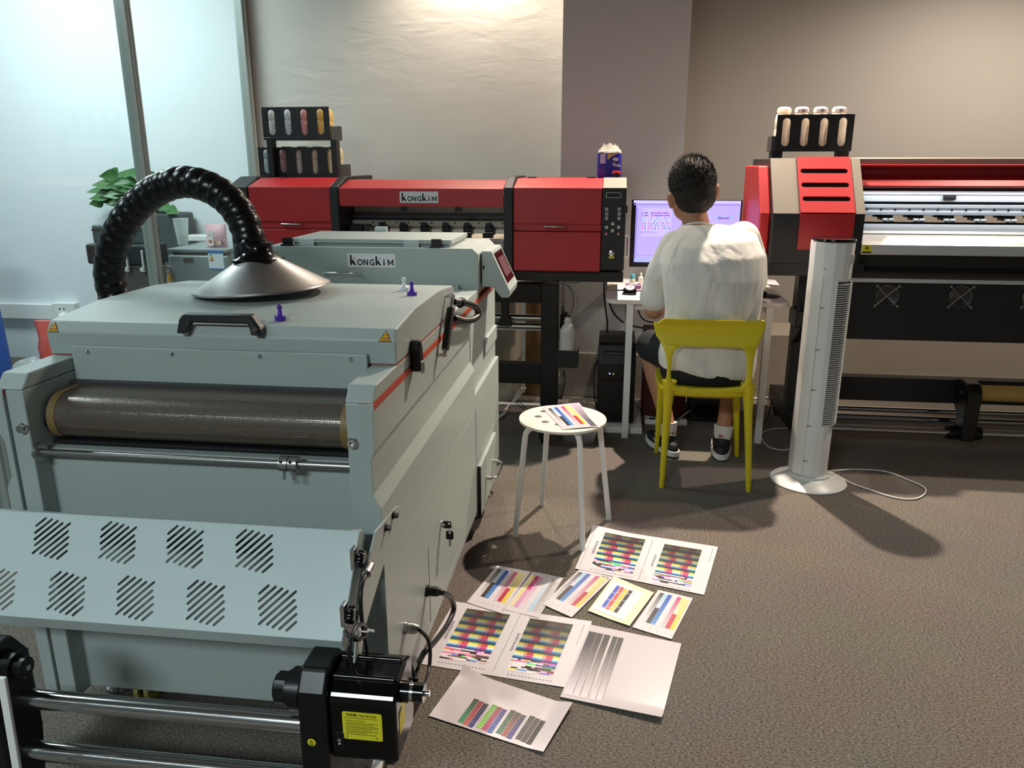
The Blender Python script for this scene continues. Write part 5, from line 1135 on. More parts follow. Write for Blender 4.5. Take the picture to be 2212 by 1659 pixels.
# small things on the desk
def dz(x, y, z=DZ): return onZ(x, y, z)
q = dz(1366, 616); r = thing('glue_bottle', 'small clear bottle with cyan cap on the desk', 'bottle', q)
MB().lathe(q, [(0.014, 0), (0.015, 0.002), (0.015, 0.032), (0.012, 0.036)], n=18).build('bottle_body', mat('bottle_pale_liquid', '#d3d5bd', 0.25), r, smooth=40)
MB().lathe(q, [(0.0125, 0.036), (0.0125, 0.058), (0.010, 0.061)], n=18).build('bottle_cap', mat('cyan_cap', '#5cb8cc', 0.35), r, smooth=40)
q = dz(1384, 614); r = thing('dropper_bottle', 'small white dropper bottle beside the cyan capped bottle', 'bottle', q)
MB().lathe(q, [(0.013, 0), (0.014, 0.002), (0.014, 0.036), (0.006, 0.044)], n=18).build('bottle_body', whitep, r, smooth=40)
MB().lathe(q, [(0.0065, 0.044), (0.006, 0.058), (0.003, 0.066)], n=14).build('dropper_tip', whitep, r, smooth=40)
q = dz(1368, 623)
r = thing('wipes_pack', 'small purple and white soft pack lying on the desk', 'tissue pack', q)
MB().box(q.x-0.042, q.x+0.042, q.y-0.020, q.y+0.045, DZ, DZ+0.022).build('pack_wrap', mat('wipes_purple', '#77487c', 0.35, var=0.6, vscale=60), r, bevel=0.009, seg=3)
MB().box(q.x-0.020, q.x+0.020, q.y-0.005, q.y+0.025, DZ+0.0215, DZ+0.024).build('pack_flap', whitep, r, bevel=0.001)
q = dz(1360, 636)
r = thing('tape_dispenser', 'black tape dispenser with white roll at the front of the desk', 'tape dispenser', q)
MB().prism([(q.y-0.03, DZ), (q.y+0.05, DZ), (q.y+0.05, DZ+0.012), (q.y+0.02, DZ+0.030), (q.y-0.015, DZ+0.034), (q.y-0.03, DZ+0.016)], 'X', q.x-0.033, q.x+0.033).build('dispenser_body', blackgl, r, bevel=0.006)
MB().lathe((q.x, q.y-0.004, DZ+0.033), [(0.024, 0), (0.024, 0.006), (0.012, 0.006), (0.012, 0.001)], (0, -0.3, 1), 24).build('tape_roll', whitep, r, smooth=40)
for i, (pp, lab) in enumerate(((((1336, 600), (1372, 602), (1368, 612), (1334, 609)), 'white paper sheet at the back left of the desk'), (((1330, 611), (1358, 613), (1356, 640), (1328, 638)), 'white paper sheet at the front left of the desk'), (((1640, 602), (1672, 606), (1684, 616), (1648, 613)), 'white paper sheet beside the mouse at the right of the desk'))):
    P_ = [onZ(x, y, DZ+0.0006) for x, y in pp]
    MB().obox(P_[3], P_[2]-P_[3], P_[0]-P_[3], (0, 0, 0.0005)).build('paper_sheet', paperm, label=lab, cat='paper')
q = dz(1655, 640); MB().lathe(q+V(0, 0, 0.0003), [(0.066, 0), (0.067, 0.002), (0.064, 0.003)], n=36).build('mouse_pad', mat('pad_brown', '#3b2620', 0.6, var=0.3, vscale=30), smooth=40, label='round dark brown mouse pad at the right end of the desk', cat='mouse pad')
q = dz(1645, 639, DZ+0.0035)
r = thing('computer_mouse', 'black computer mouse with a green light on round pad', 'mouse', q)
MB().ball(q+V(-0.002, 0.01, 0.014), (0.030, 0.052, 0.014), 18, 10).build('mouse_shell', blackpl, r, smooth=60)
MB().box(q.x-0.004, q.x+0.004, q.y-0.02, q.y+0.0, q.z+0.0265, q.z+0.031).build('mouse_light', mat('green_led', (0.05, 0.9, 0.35), 0.3, var=0, emit=3.0), r, bevel=0.001)
# computer below the desk
MB().box(-0.055, 0.195, 3.87, 4.36, 0.001, 0.034).build('floor_board', whitep, bevel=0.003, label='white board on the floor below the computer tower', cat='board')
PC = thing('computer_tower', 'black computer tower with a blue power light below the desk', 'computer', (0.055, 4.13, 0.034))
MB().box(-0.045, 0.150, 3.95, 4.36, 0.0345, 0.445).build('case', blackp, PC, bevel=0.004)
MB().prism([(3.925, 0.045), (3.925, 0.36), (3.945, 0.455), (3.975, 0.465), (3.975, 0.040)], 'X', -0.045, 0.150).build('front_panel', blackpl, PC, bevel=0.006)
MB().box(-0.020, 0.130, 3.926, 3.94, 0.405, 0.425).build('drive_bay', blackgl, PC, bevel=0.003)
MB().box(-0.045, 0.150, 3.9235, 3.926, 0.268, 0.295).build('panel_strip', blackgl, PC)
q = onY(1317, 807, 3.9235); MB().cyl((q.x, 3.9240, q.z), (q.x, 3.9215, q.z), 0.0035, n=10).build('power_light', mat('blue_led', (0.1, 0.25, 1.0), 0.3, var=0, emit=6.0), PC)
q = onY(1325, 808, 3.9235); MB().box(q.x-0.004, q.x+0.004, 3.9215, 3.924, q.z-0.002, q.z+0.002).build('drive_light', mat('amber_led', (0.9, 0.7, 0.3), 0.3, var=0, emit=0.6), PC)
r = thing('storage_box', 'dark red cardboard box behind the desk leg', 'box', (0.30, 4.28, 0))
MB().box(0.205, 0.44, 4.18, 4.42, 0.001, 0.43).build('box_body', mat('dark_red_card', '#4a1a16', 0.6), r, bevel=0.003)
MB().box(0.200, 0.445, 4.175, 4.425, 0.43, 0.47).build('box_lid', mat('dark_red_card', '#4a1a16', 0.6), r, bevel=0.003)
r = thing('power_block', 'black power unit lying on the carpet below the desk', 'power unit', (0.55, 4.2, 0))
MB().box(0.46, 0.72, 4.12, 4.34, 0.001, 0.13).build('unit_case', blackp, r, bevel=0.004)
MB().box(0.48, 0.70, 4.117, 4.121, 0.03, 0.10).build('unit_grille', blackgl, r)
r = thing('power_strip', 'white power strip lying on the carpet below the desk', 'power strip', (0.35, 4.05, 0))
MB().box(0.215, 0.44, 4.03, 4.08, 0.001, 0.028).build('strip_body', whitep, r, bevel=0.005)
for k in range(3): MB().box(0.24+k*0.065, 0.27+k*0.065, 4.04, 4.07, 0.0275, 0.030).build('strip_outlet', dgrey, r)
def wp(pts): return [V(p) for p in pts]
cable('desk_cable', [onY(1305, 600, 4.3), onY(1306, 650, 4.3), onY(1312, 700, 4.3), onY(1308, 745, 4.3), onY(1296, 770, 4.3), onY(1284, 800, 4.3), onY(1284, 850, 4.2), onY(1290, 885, 4.1)], 0.005, blk, 'black cable hanging from the printer down beside the computer tower')
cable('desk_cable', [onY(1310, 590, 4.4), onY(1313, 640, 4.4), onY(1325, 675, 4.4), onY(1345, 695, 4.4), onY(1370, 705, 4.4), onY(1410, 712, 4.4)], 0.005, blk, 'black cable sagging behind the left desk leg')
cable('desk_cable', [(0.14, 4.40, 0.69), (0.16, 4.41, 0.58), (0.20, 4.42, 0.50), (0.30, 4.44, 0.475), (0.42, 4.45, 0.46)], 0.004, blk, 'black cable dropping below the desk top over the red box')
cable('desk_cable', [(0.46, 4.20, 0.02), (0.36, 4.14, 0.006), (0.25, 4.10, 0.006), (0.19, 4.02, 0.006), (0.16, 3.9, 0.006)], 0.005, blk, 'black cable lying beside the white power strip')
cable('desk_cable', [(0.46, 4.15, 0.05), (0.38, 4.10, 0.008), (0.30, 4.12, 0.008), (0.22, 4.16, 0.008)], 0.0045, wcab, 'white cable between power strip and black power unit')
cable('wall_cable', [(0.80, 4.55, 0.006), (0.95, 4.60, 0.008), (1.02, 4.58, 0.01), (1.06, 4.50, 0.02)], 0.006, wcab, 'white cable on the carpet along the low boxing')
cable('wall_cable', [(0.76, 4.05, 0.01), (0.85, 4.12, 0.008), (0.90, 4.22, 0.05), (0.93, 4.30, 0.14)], 0.005, blk, 'black cable rising from the carpet to the wide printer foot')
cable('printer_cord', [onY(1135, 838, 4.25), onZ(1112, 868, 0.008), onZ(1098, 878, 0.008), onZ(1094, 890, 0.008), onZ(1080, 902, 0.008), onZ(1068, 906, 0.008)], 0.006, wcab, 'white cord lying on the carpet behind the dryer')
cable('printer_cord', [onY(1128, 838, 4.24), onZ(1106, 870, 0.008), onZ(1092, 884, 0.008), onZ(1088, 893, 0.008), onZ(1074, 903, 0.008)], 0.006, wcab, 'second white cord twisted beside the first behind the dryer')
# clear plastic tray, crumpled bag and floor strip below the first printer
trm = mat('translucent_plastic', '#9fa6ac', 0.25, var=0.02, trans=0.5, alpha=0.75)
tq0 = V(-0.125, 3.735, 0)
b = MB(); 
def rrz(w, d, z): return [V(tq0.x+x, tq0.y+y, z) for x, y in rrect(-w, w, -d, d, 0.025, 4)]
b.ring_loft([rrz(0.075, 0.055, 0.001), rrz(0.10, 0.08, 0.085), rrz(0.108, 0.088, 0.087), rrz(0.108, 0.088, 0.084), rrz(0.097, 0.077, 0.083), rrz(0.072, 0.052, 0.004)]).build('plastic_tray', trm, smooth=40, label='translucent plastic tray on the carpet behind the stool', cat='tray')
b = MB().ball((-0.10, 4.20, 0.028), (0.075, 0.05, 0.03), 20, 12)
for v_ in b.v: k = 1+0.35*pnoise(v_*38); v_.x = -0.10+(v_.x+0.10)*k; v_.y = 4.20+(v_.y-4.20)*k; v_.z = max(0.001, v_.z*k)
b.build('crumpled_bag', mat('bag_cream', '#d9cdb8', 0.5), smooth=30, label='crumpled cream plastic bag on the carpet left of the computer tower', cat='bag')
MB().box(-0.70, -0.34, 4.275, 4.315, 0.0005, 0.012).build('floor_strip', whitep, bevel=0.004, label='flat white cable cover on the carpet behind the printer leg', cat='cable cover')

# ================================================================ OFFICE BEHIND THE GLASS
fridge_m = mat('fridge_silver', '#9aa5a6', 0.4, 0.35, var=0.03)
fy0 = 4.30
f0 = onY(361, 541, fy0); f1 = onY(488, 541, fy0)
Fr = thing('mini_fridge', 'silver mini fridge behind the glass with an energy label', 'fridge', ((f0.x+f1.x)/2, fy0+0.25, 0))
MB().box(f0.x, f1.x, fy0+0.05, fy0+0.46, 0.03, 0.855).build('cabinet', fridge_m, Fr, bevel=0.006)
MB().box(f0.x, f1.x, fy0, fy0+0.046, 0.05, 0.838).build('door', fridge_m, Fr, bevel=0.008)
MB().box(f0.x-0.003, f1.x+0.003, fy0+0.005, fy0+0.46, 0.855, 0.875).build('top_plate', mat('fridge_top_grey', '#7f8889', 0.35), Fr, bevel=0.004)
for x in (f0.x+0.04, f1.x-0.04):
    for y in (fy0+0.08, fy0+0.45): MB().cyl((x, y, 0), (x, y, 0.032), 0.016, n=12).build('foot', blackpl, Fr, smooth=40)
a = onY(396, 563, fy0); MB().box(a.x, a.x+0.062, fy0-0.003, fy0, a.z-0.006, a.z+0.018).build('badge', chrome, Fr, bevel=0.001)
a = onY(453, 582, fy0); c = onY(481, 541, fy0)
el = MB().box(a.x, c.x, fy0-0.0015, fy0, a.z, c.z).build('energy_label', mat('label_pale', '#dfe8ea', 0.5), Fr)
MB().box(a.x, c.x, fy0-0.0022, fy0-0.0012, c.z-0.018, c.z).build('label_head', mat('label_blue', '#2f74b4', 0.5), el)
MB().box(a.x, c.x, fy0-0.0022, fy0-0.0012, a.z, a.z+0.007).build('label_foot', mat('label_blue', '#2f74b4', 0.5), el)
for i, cl in enumerate(('#3f9a4a', '#c9c23a', '#d58a2c', '#c43a2c')): MB().box(a.x+0.010, a.x+0.022+i*0.003, fy0-0.0022, fy0-0.0012, c.z-0.032-i*0.010, c.z-0.025-i*0.010).build('label_bar', mat('bar_'+cl[1:], cl, 0.5), el)
q = onY(363, 577, fy0-0.004)
mg = thing('bottle_opener_magnet', 'beer bottle shaped opener magnet on the fridge door', 'magnet', (q.x+0.02, fy0-0.012, q.z-0.10))
MB().torus((q.x, fy0-0.008, q.z-0.01), 0.017, 0.0035, (0, 1, 0), 20, 6).build('opener_ring', steel, mg)
MB().lathe((q.x+0.012, fy0-0.0125, q.z-0.115), [(0.017, 0), (0.018, 0.004), (0.018, 0.045), (0.008, 0.070), (0.007, 0.085)], (-0.10, 0, 1), 16).build('bottle_figure', mat('beer_amber', '#b98a2c', 0.3), mg, smooth=40)
MB().lathe((q.x+0.0115, fy0-0.0125, q.z-0.105), [(0.0185, 0), (0.0185, 0.028)], (-0.10, 0, 1), 16, cap=False).build('bottle_label', mat('beer_label', '#d8cfb4', 0.5), mg, smooth=40)
tz = 0.8755
q = onZ(396, 529, tz)
cup_m = mat('clear_cup_plastic', '#dfe8e6', 0.08, var=0, alpha=0.35)
cu = thing('plastic_cup', 'tall clear plastic cup on top of the fridge', 'cup', q)
MB().lathe(q, [(0.030, 0), (0.034, 0.05), (0.045, 0.155), (0.047, 0.158), (0.044, 0.156), (0.033, 0.05), (0.028, 0.003)], n=26).build('cup_wall', cup_m, cu, smooth=50)
MB().lathe(q, [(0.028, 0.004), (0.033, 0.06)], n=24).build('water', mat('cup_water', '#a8b2b0', 0.05, var=0, alpha=0.5), cu, smooth=50)
q = onZ(418, 521, tz)
MB().box(q.x-0.06, q.x+0.10, q.y, q.y+0.10, tz, tz+0.035).build('router_box', whitep, bevel=0.004, label='white router box on the fridge behind the cup', cat='router')
q = onY(442, 531, fy0+0.10); q.z = tz
r = thing('snack_pack', 'pink snack packet with a bottle picture standing on the fridge', 'packet', (q.x+0.07, fy0+0.12, tz))
pk = mat('packet_pink', '#e0b4bc', 0.35, var=0.04)
rings = []
for t in range(7):
    z_ = tz+0.135*t/6; dd = 0.022*math.sin(PI*min(1, t/6*0.95+0.03))+0.002; w_ = 0.068-0.004*math.sin(PI*t/6)
    rings.append([V(q.x+0.070+w_*math.cos(2*PI*k/20), fy0+0.12+dd*math.sin(2*PI*k/20), z_) for k in range(20)])
MB().ring_loft(rings).build('packet_body', pk, r, smooth=50)
py_ = fy0+0.12-0.0235
MB().plate(rrect(0.022, 0.062, 0.010, 0.10, 0.012), [], (q.x, py_, tz), (1, 0, 0), (0, 0, 1), 0.001).build('packet_picture', mat('packet_cream', '#e9e2da', 0.4), r)
MB().plate(circ(0.042, 0.034, 0.012, 18), [], (q.x, py_-0.0008, tz), (1, 0, 0), (0, 0, 1), 0.0006).build('packet_peach', mat('peach_red', '#cf6a66', 0.5), r)
for k, cl in enumerate(('#d8b44a', '#e6e6e6', '#8c3f58')): MB().box(q.x+0.080+k*0.014, q.x+0.090+k*0.014, py_-0.0003, py_+0.004, tz+0.018, tz+0.036).build('packet_spot', mat('spot'+cl[1:], cl, 0.5), r)
MB().text('RIO', (q.x+0.031, py_-0.001, tz+0.066), (1, 0, 0), (0, 0, 1), 0.014).build('packet_lettering', mat('packet_ink', '#6a4a58', 0.6), r)
# planter with a trailing plant, storage boxes
Yp = 4.78
p0 = onY(330, 462, Yp); p1 = onY(383, 462, Yp); pz_ = p1.z
r = thing('planter_box', 'tall dark grey planter box behind the steel glass post', 'planter', ((p0.x+p1.x)/2-0.05, Yp+0.1, 0))
MB().box(p0.x-0.16, p1.x, Yp, Yp+0.20, 0.001, pz_).build('planter_wall', mat('planter_grey', '#4b5152', 0.5), r, bevel=0.01)
MB().box(p0.x-0.14, p1.x-0.02, Yp+0.02, Yp+0.18, pz_-0.005, pz_+0.002).build('soil', mat('soil_brown', '#2e241c', 0.9, bump=0.5, bscale=80), r)
leafm = mat('pothos_green', '#3f6a3a', 0.35, var=0.35, vscale=9); stemm = mat('stem_green', '#5a7a44', 0.5)
PLT = thing('pothos_plant', 'green pothos plant with heart shaped leaves behind the hose', 'plant', (p0.x-0.08, Yp+0.1, pz_+0.002))
rb = V(p0.x-0.08, Yp+0.10, pz_+0.002)
tips = [onY(x, y, Yp+dy) for x, y, dy in ((215, 397, .05), (200, 412, .10), (206, 437, .08), (232, 378, .06), (240, 372, .15), (262, 376, .10), (285, 372, .06), (300, 380, .15), (250, 398, .02), (268, 395, .03), (285, 396, .05), (222, 415, .04), (240, 420, .0), (255, 418, .02), (272, 420, .04), (232, 432, .06), (246, 438, .03), (262, 436, .12), (300, 398, .10), (320, 392, .12), (312, 415, .08), (330, 445, .06), (345, 450, .04), (335, 378, .16), (225, 402, .03), (258, 406, .06), (276, 408, .02), (292, 410, .05), (240, 405, .08), (212, 425, .05), (262, 388, .12), (290, 430, .05), (275, 440, .03), (360, 448, .02), (376, 455, -.01))]
random.seed(11)
for i, tp in enumerate(tips):
    d = tp-rb; out_ = V(d.x, d.y, d.z*0.2-0.03); out_.normalize()
    L = random.uniform(0.10, 0.14); w = L*0.34; base = tp-out_*L*0.55
    fac_ = V(0.45, -0.8, 0.5)+V(random.uniform(-.9, .9), random.uniform(-.4, .4), random.uniform(-.6, .9))
    side = out_.cross(fac_).normalized(); up = side.cross(out_).normalized()
    vs, fs = [], []; pr = [(0.0, 0.12), (0.08, 0.75), (0.22, 1.0), (0.42, 0.92), (0.64, 0.62), (0.84, 0.26), (1.0, 0.02)]
    for t, ww in pr:
        c0 = base+out_*L*t+V(0, 0, -0.05*L*4*t*t*0.5)
        for s_ in (-1, -0.5, 0, 0.5, 1): vs.append(c0+side*w*ww*s_+up*(0.18*w*ww*abs(s_)))
    for a_ in range(len(pr)-1):
        for s_ in range(4): fs.append((a_*5+s_, a_*5+s_+1, a_*5+s_+6, a_*5+s_+5))
    MB().add(vs, fs).build('leaf', leafm, PLT, smooth=60)
    mid = rb.lerp(base, 0.5)+V(0, 0, 0.05)
    MB().tube(smooth_path([rb+V(random.uniform(-.05, .05), random.uniform(-.05, .05), -0.002), mid, base+out_*0.01], 4), 0.0022, 5).build('stem', stemm, PLT, smooth=60)
sb_m = mat('storage_lid_dark', '#2c3334', 0.5); sb_b = mat('storage_body_smoke', '#57524e', 0.4)
Yb = 4.0; TXR = onY(328, 560, 4.0).x
r = thing('storage_tub', 'smoky plastic storage tub with white clips behind the glass', 'storage tub', (TXR-0.18, Yb+0.07, 0))
MB().box(TXR-0.36, TXR, Yb, Yb+0.13, 0.001, 0.82).build('tub_body', sb_b, r, bevel=0.012)
MB().box(TXR-0.375, TXR+0.015, Yb-0.015, Yb+0.145, 0.82, 0.93).build('tub_lid', sb_m, r, bevel=0.012)
for px in (276, 310):
    q = onY(px, 565, Yb-0.02); MB().box(q.x-0.006, q.x+0.004, Yb-0.028, Yb-0.015, 0.795, 0.90).box(q.x-0.022, q.x+0.004, Yb-0.028, Yb-0.012, 0.785, 0.805).build('tub_clip', whitep, r, bevel=0.002)
r = thing('storage_case', 'grey plastic case stacked on the storage tub', 'case', (TXR-0.18, Yb+0.07, 0.93))
MB().box(TXR-0.34, TXR-0.01, Yb+0.01, Yb+0.13, 0.9305, 1.03).build('case_body', mat('case_grey', '#4f5a5a', 0.5), r, bevel=0.01)
MB().box(TXR-0.341, TXR-0.009, Yb+0.009, Yb+0.131, 1.0, 1.006).build('case_seam', sb_m, r)
# blue barrel, snack bag, clear bag at the far left
r = thing('blue_bin', 'tall blue plastic bin at the left edge behind the glass', 'bin', (-4.06, 4.45, 0))
bl = mat('bin_blue', '#2c58b0', 0.4, var=0.06)
def bring(s, z): return [V(-4.06+0.165*s*(abs(math.cos(a_))**0.6)*(1 if math.cos(a_) > 0 else -1), 4.45+0.14*s*(abs(math.sin(a_))**0.6)*(1 if math.sin(a_) > 0 else -1), z) for a_ in [2*PI*k/32+0.01 for k in range(32)]]
MB().ring_loft([bring(1.0, 0.001), bring(0.93, 0.5), bring(0.86, 0.88)]).build('bin_body', bl, r, smooth=40)
MB().ring_loft([bring(0.9, 0.88), bring(0.92, 0.90), bring(0.88, 0.96), bring(0.5, 0.99)]).build('bin_lid', bl, r, smooth=40)
q = onY(92, 750, 4.40)
b = MB(); rings = []
for t in range(8):
    z_ = 0.001+0.40*t/7; w_ = 0.08+0.012*math.sin(t*2.1); d_ = 0.055*(1-0.55*(t/7)**2)
    rings.append([V(q.x+0.045+w_*math.cos(2*PI*k/20)+0.004*math.sin(k*3.1+t), 4.42+d_*math.sin(2*PI*k/20), z_) for k in range(20)])
b.ring_loft(rings).build('snack_bag', mat('snack_bag_red', '#cf5a50', 0.3, var=0.55, vscale=16), smooth=50, label='red and yellow snack bag on the office floor behind the dryer', cat='bag')
b = MB().ball(onY(72, 812, 4.05)+V(0, 0, -0.02), (0.13, 0.09, 0.13), 24, 14)
cz = min(v_.z for v_ in b.v)
for v_ in b.v: v_ += V(0.014*pnoise(v_*22), 0.014*pnoise(v_*22+V(5, 0, 0)), 0.022*pnoise(v_*18+V(0, 7, 0)))
mn = min(v_.z for v_ in b.v)
for v_ in b.v:
    v_.z = 0.001+(v_.z-mn)*1.0
b.build('clear_bag', mat('clear_bag_film', '#e3eaec', 0.12, var=0, alpha=0.35), smooth=50, label='crumpled clear plastic bag on the office floor by the glass', cat='bag')
# ================================================================ PRINTED CHARTS ON THE CARPET
def hsv(h, s, v):
    import colorsys
    return tuple(lin(c) for c in colorsys.hsv_to_rgb(h % 1, s, v))
def mixc(a, b, t): return tuple(a[i]+(b[i]-a[i])*t for i in range(3))
WHT = rgb('#e9e4ea')
class Sheet:
    def __init__(s, name, label, corners, z=0.002, curl=None, m=None, group=None):
        s.c = [onZ(x, y, z) for x, y in corners]; s.curl = curl
        cx = sum(p.x for p in s.c)/4; cy = sum(p.y for p in s.c)/4
        s.root = thing(name, label, 'printed sheet', (cx, cy, z), group)
        b = MB(); n = 14; vs = [s.pt(i/n, j/n) for j in range(n+1) for i in range(n+1)]
        vs2 = [p+V(0, 0, -0.0004) for p in vs]
        fs = [(j*(n+1)+i, j*(n+1)+i+1, (j+1)*(n+1)+i+1, (j+1)*(n+1)+i) for j in range(n) for i in range(n)]
        N = len(vs); fs2 = [tuple(k+N for k in f[::-1]) for f in fs]
        b.add(vs+vs2, fs+fs2); b.build('paper', m or paperm, s.root, smooth=60)
        s.b = MB()
    def pt(s, u, v, h=0.0):
        a, b, c, d = s.c
        p = (a*(1-u)+b*u)*(1-v)+(d*(1-u)+c*u)*v
        z = s.curl(u, v) if s.curl else 0.0
        return p+V(0, 0, z+h)
    def rect(s, u0, v0, u1, v1, col, h=0.0005):
        nu = max(1, int((u1-u0)*12)); nv = max(1, int((v1-v0)*12))
        for i in range(nu):
            for j in range(nv):
                a0 = u0+(u1-u0)*i/nu; a1 = u0+(u1-u0)*(i+1)/nu; b0 = v0+(v1-v0)*j/nv; b1 = v0+(v1-v0)*(j+1)/nv
                s.b.quad(s.pt(a0, b1, h), s.pt(a1, b1, h), s.pt(a1, b0, h), s.pt(a0, b0, h), col)
    def done(s):
        s.b.build('print', print_mat, s.root, kind='stuff')
def icc_chart(s, u0, v0, u1, v1, seed, dark=0.0, cols=3, nr=5):
    random.seed(seed); nb = 6; C = cols*nb-4
    rows = nr*7
    hm = v0+(v1-v0)*0.78
    for r in range(rows):
        bj, k = divmod(r, 7); br_ = 0.30+0.70*(bj/(nr-1))-dark*0.25
        for c in range(C):
            bi, m = divmod(c+(bj % 2)*1, nb)
            t = m/(nb-1)
            # rows inside a block run yellow, cream, cyan, blue; columns run pale to magenta and red
            base = [hsv(0.36, 0.85, 0.45), hsv(0.15, 0.75, 0.95), hsv(0.14, 0.45, 1.0), hsv(0.13, 0.12, 1.0), hsv(0.53, 0.45, 0.95), hsv(0.58, 0.85, 0.8), hsv(0.65, 0.9, 0.45)][k]
            red = [hsv(0.92, 0.7, 0.3), hsv(0.02, 0.75, 0.85), hsv(0.97, 0.75, 0.85), hsv(0.93, 0.6, 0.9), hsv(0.90, 0.7, 0.75), hsv(0.83, 0.75, 0.55), hsv(0.75, 0.85, 0.30)][k]
            col = mixc(base, red, (0, 0, .06, .6, 1, 1)[m])
            col = tuple(x*br_*br_ for x in col)
            a0 = u0+(u1-u0)*c/C; a1 = u0+(u1-u0)*(c+1)/C; b0 = v0+(hm-v0)*r/rows; b1 = v0+(hm-v0)*(r+1)/rows
            s.b.quad(s.pt(a0, b1, .0005), s.pt(a1, b1, .0005), s.pt(a1, b0, .0005), s.pt(a0, b0, .0005), col)
    for r in range(9):
        run = 0
        for c in range(C):
            if run <= 0: run = random.choice((1, 1, 2, 3, 4, 5)); newc = True
            else: newc = False
            run -= 1
            if newc: col = random.choice([WHT, WHT, hsv(random.random(), random.uniform(.3, .95), random.uniform(.15, .95)), hsv(random.choice([.9, .95, .6, .15, .33]), .6, .9), rgb('#15131a'), hsv(.92, .25, .95)])
            if r == 8 and c > C*0.55: continue
            a0 = u0+(u1-u0)*c/C; a1 = u0+(u1-u0)*(c+1)/C; b0 = hm+(v1-hm)*r/9; b1 = hm+(v1-hm)*(r+1)/9
            s.b.quad(s.pt(a0, b1, .0005), s.pt(a1, b1, .0005), s.pt(a1, b0, .0005), s.pt(a0, b0, .0005), col)
GREY = rgb('#8f8d95')
def ticks(s, u0, u1, v, n, w=0.012, h=0.012, col=GREY):
    for k in range(n):
        u = u0+(u1-u0)*k/max(1, n-1); s.rect(u, v, u+w, v+h, col)
def vtext(s, u, v0, v1, w=0.010, seed=1):
    random.seed(seed); v = v0
    while v < v1:
        L = random.uniform(.006, .02); s.rect(u, v, u+w*random.uniform(.6, 1), v+L, GREY); v += L+random.uniform(.004, .012)
def strip_chart(s, u0, v0, u1, v1, rows=20, pale=0.0, flip=False):
    def fade(c, t): return mixc(c, WHT, t)
    K, Cn, Bl, Mg, Yl, Rd, Lc = rgb('#1c1a1c'), rgb('#3f8fd8'), rgb('#2148b8'), rgb('#c8207c'), rgb('#e6d21e'), rgb('#c01c3c'), rgb('#9fd2f2')
    W = (u1-u0); cw = W/7.2
    for r in range(rows):
        t = r/(rows-1)
        cols = [fade(K, 0.05+0.88*t), (fade(Lc, t*1.6) if t < 0.5 else K), mixc(Bl, Cn, t), fade(Mg, t*0.75), (fade(rgb('#efe23a'), 0.2+t) if t < 0.55 else Rd), fade(Yl, 0.35*(1-t))]
        if flip: cols = [fade(Yl, 0.25+0.3*t), (Mg if t < 0.45 else fade(rgb('#d86ab0'), 0.3)), fade(rgb('#d86ab0'), 0.3+0.5*t), fade(Lc, 0.2+0.6*(1-t)), fade(rgb('#8c847c'), 0.2+0.4*t), fade(rgb('#8c847c'), 0.7)]
        for i, c in enumerate(cols):
            if pale: c = fade(c, pale)
            x0 = u0+cw*i+(cw*1.2 if i > 2 else 0); y0 = v0+(v1-v0)*r/rows
            s.rect(x0, y0, x0+cw*0.97, y0+(v1-v0)/rows*0.86, c)
grp = 'printed colour charts on the carpet'
gentle = lambda k: (lambda u, v: k*(0.5+0.5*math.sin(u*5+v*3))+0.0)
s = Sheet('chart_sheet', 'large white sheet with two dark colour charts farthest back on the carpet', [(1281, 1139), (1551, 1181), (1521, 1285), (1242, 1228)], 0.003, lambda u, v: 0.006*max(0, 0.2-v)*max(0, .3-u)*30, group=grp)
icc_chart(s, .115, .10, .445, .90, 3); icc_chart(s, .60, .13, .89, .93, 5, 0.25)
vtext(s, .075, .32, .62, .022, 2); vtext(s, .50, .08, .95, .006, 3); vtext(s, .555, .40, .66, .022, 4); vtext(s, .965, .05, .35, .006, 5); ticks(s, .12, .43, .945, 14); ticks(s, .62, .88, .965, 12)
s.rect(.025, .04, .028, .97, GREY); s.done()
s = Sheet('chart_sheet', 'white sheet of six colour strips nearest the dryer side', [(1074, 1222), (1147, 1235), (1082, 1325), (1008, 1301)], 0.0035, gentle(.001), group=grp)
strip_chart(s, .10, .08, .92, .80); ticks(s, .25, .95, .90, 6, .02, .012); s.done()
s = Sheet('chart_sheet', 'white sheet of pale pink and yellow strips, second from the dryer', [(1151, 1235), (1217, 1248), (1163, 1335), (1088, 1316)], 0.0025, gentle(.001), group=grp)
strip_chart(s, .06, .10, .98, .90, flip=True); s.done()
s = Sheet('chart_sheet', 'white sheet of colour strips in the middle with a black scribble', [(1251, 1231), (1324, 1246), (1235, 1334), (1172, 1305)], 0.0045, gentle(.001), group=grp)
strip_chart(s, .06, .06, .93, .80, pale=.1)
for k in range(9): s.rect(.72+k*.025, .03+.02*(k % 3), .755+k*.025, .045+.02*(k % 3), rgb('#3a3a3e'))
ticks(s, .2, .95, .9, 5, .02, .012); s.done()
s = Sheet('chart_sheet', 'cream card with a small block of blue red yellow and black strips', [(1326, 1245), (1413, 1281), (1360, 1353), (1270, 1320)], 0.004, lambda u, v: 0.004*abs(u-.5), m=mat('cream_card', '#e8dcc0', 0.5), group=grp)
s.rect(.04, .10, .80, .92, rgb('#e6e0ea'))
for i, c in enumerate(('#2a4ac8', '#d8483a', '#e2cc2e', '#1c1a18')):
    for r_ in range(16):
        s.rect(.20+i*.10, .18+r_*.040, .285+i*.10, .215+r_*.040, mixc(rgb(c), WHT, .25 if (r_+i) % 5 == 0 else 0), .0008)
s.done()
s = Sheet('chart_sheet', 'white sheet of colour strips farthest right in the row of small sheets', [(1422, 1274), (1497, 1292), (1451, 1381), (1366, 1355)], 0.003, lambda u, v: 0.004*v*v*(u-.5)**2, group=grp)
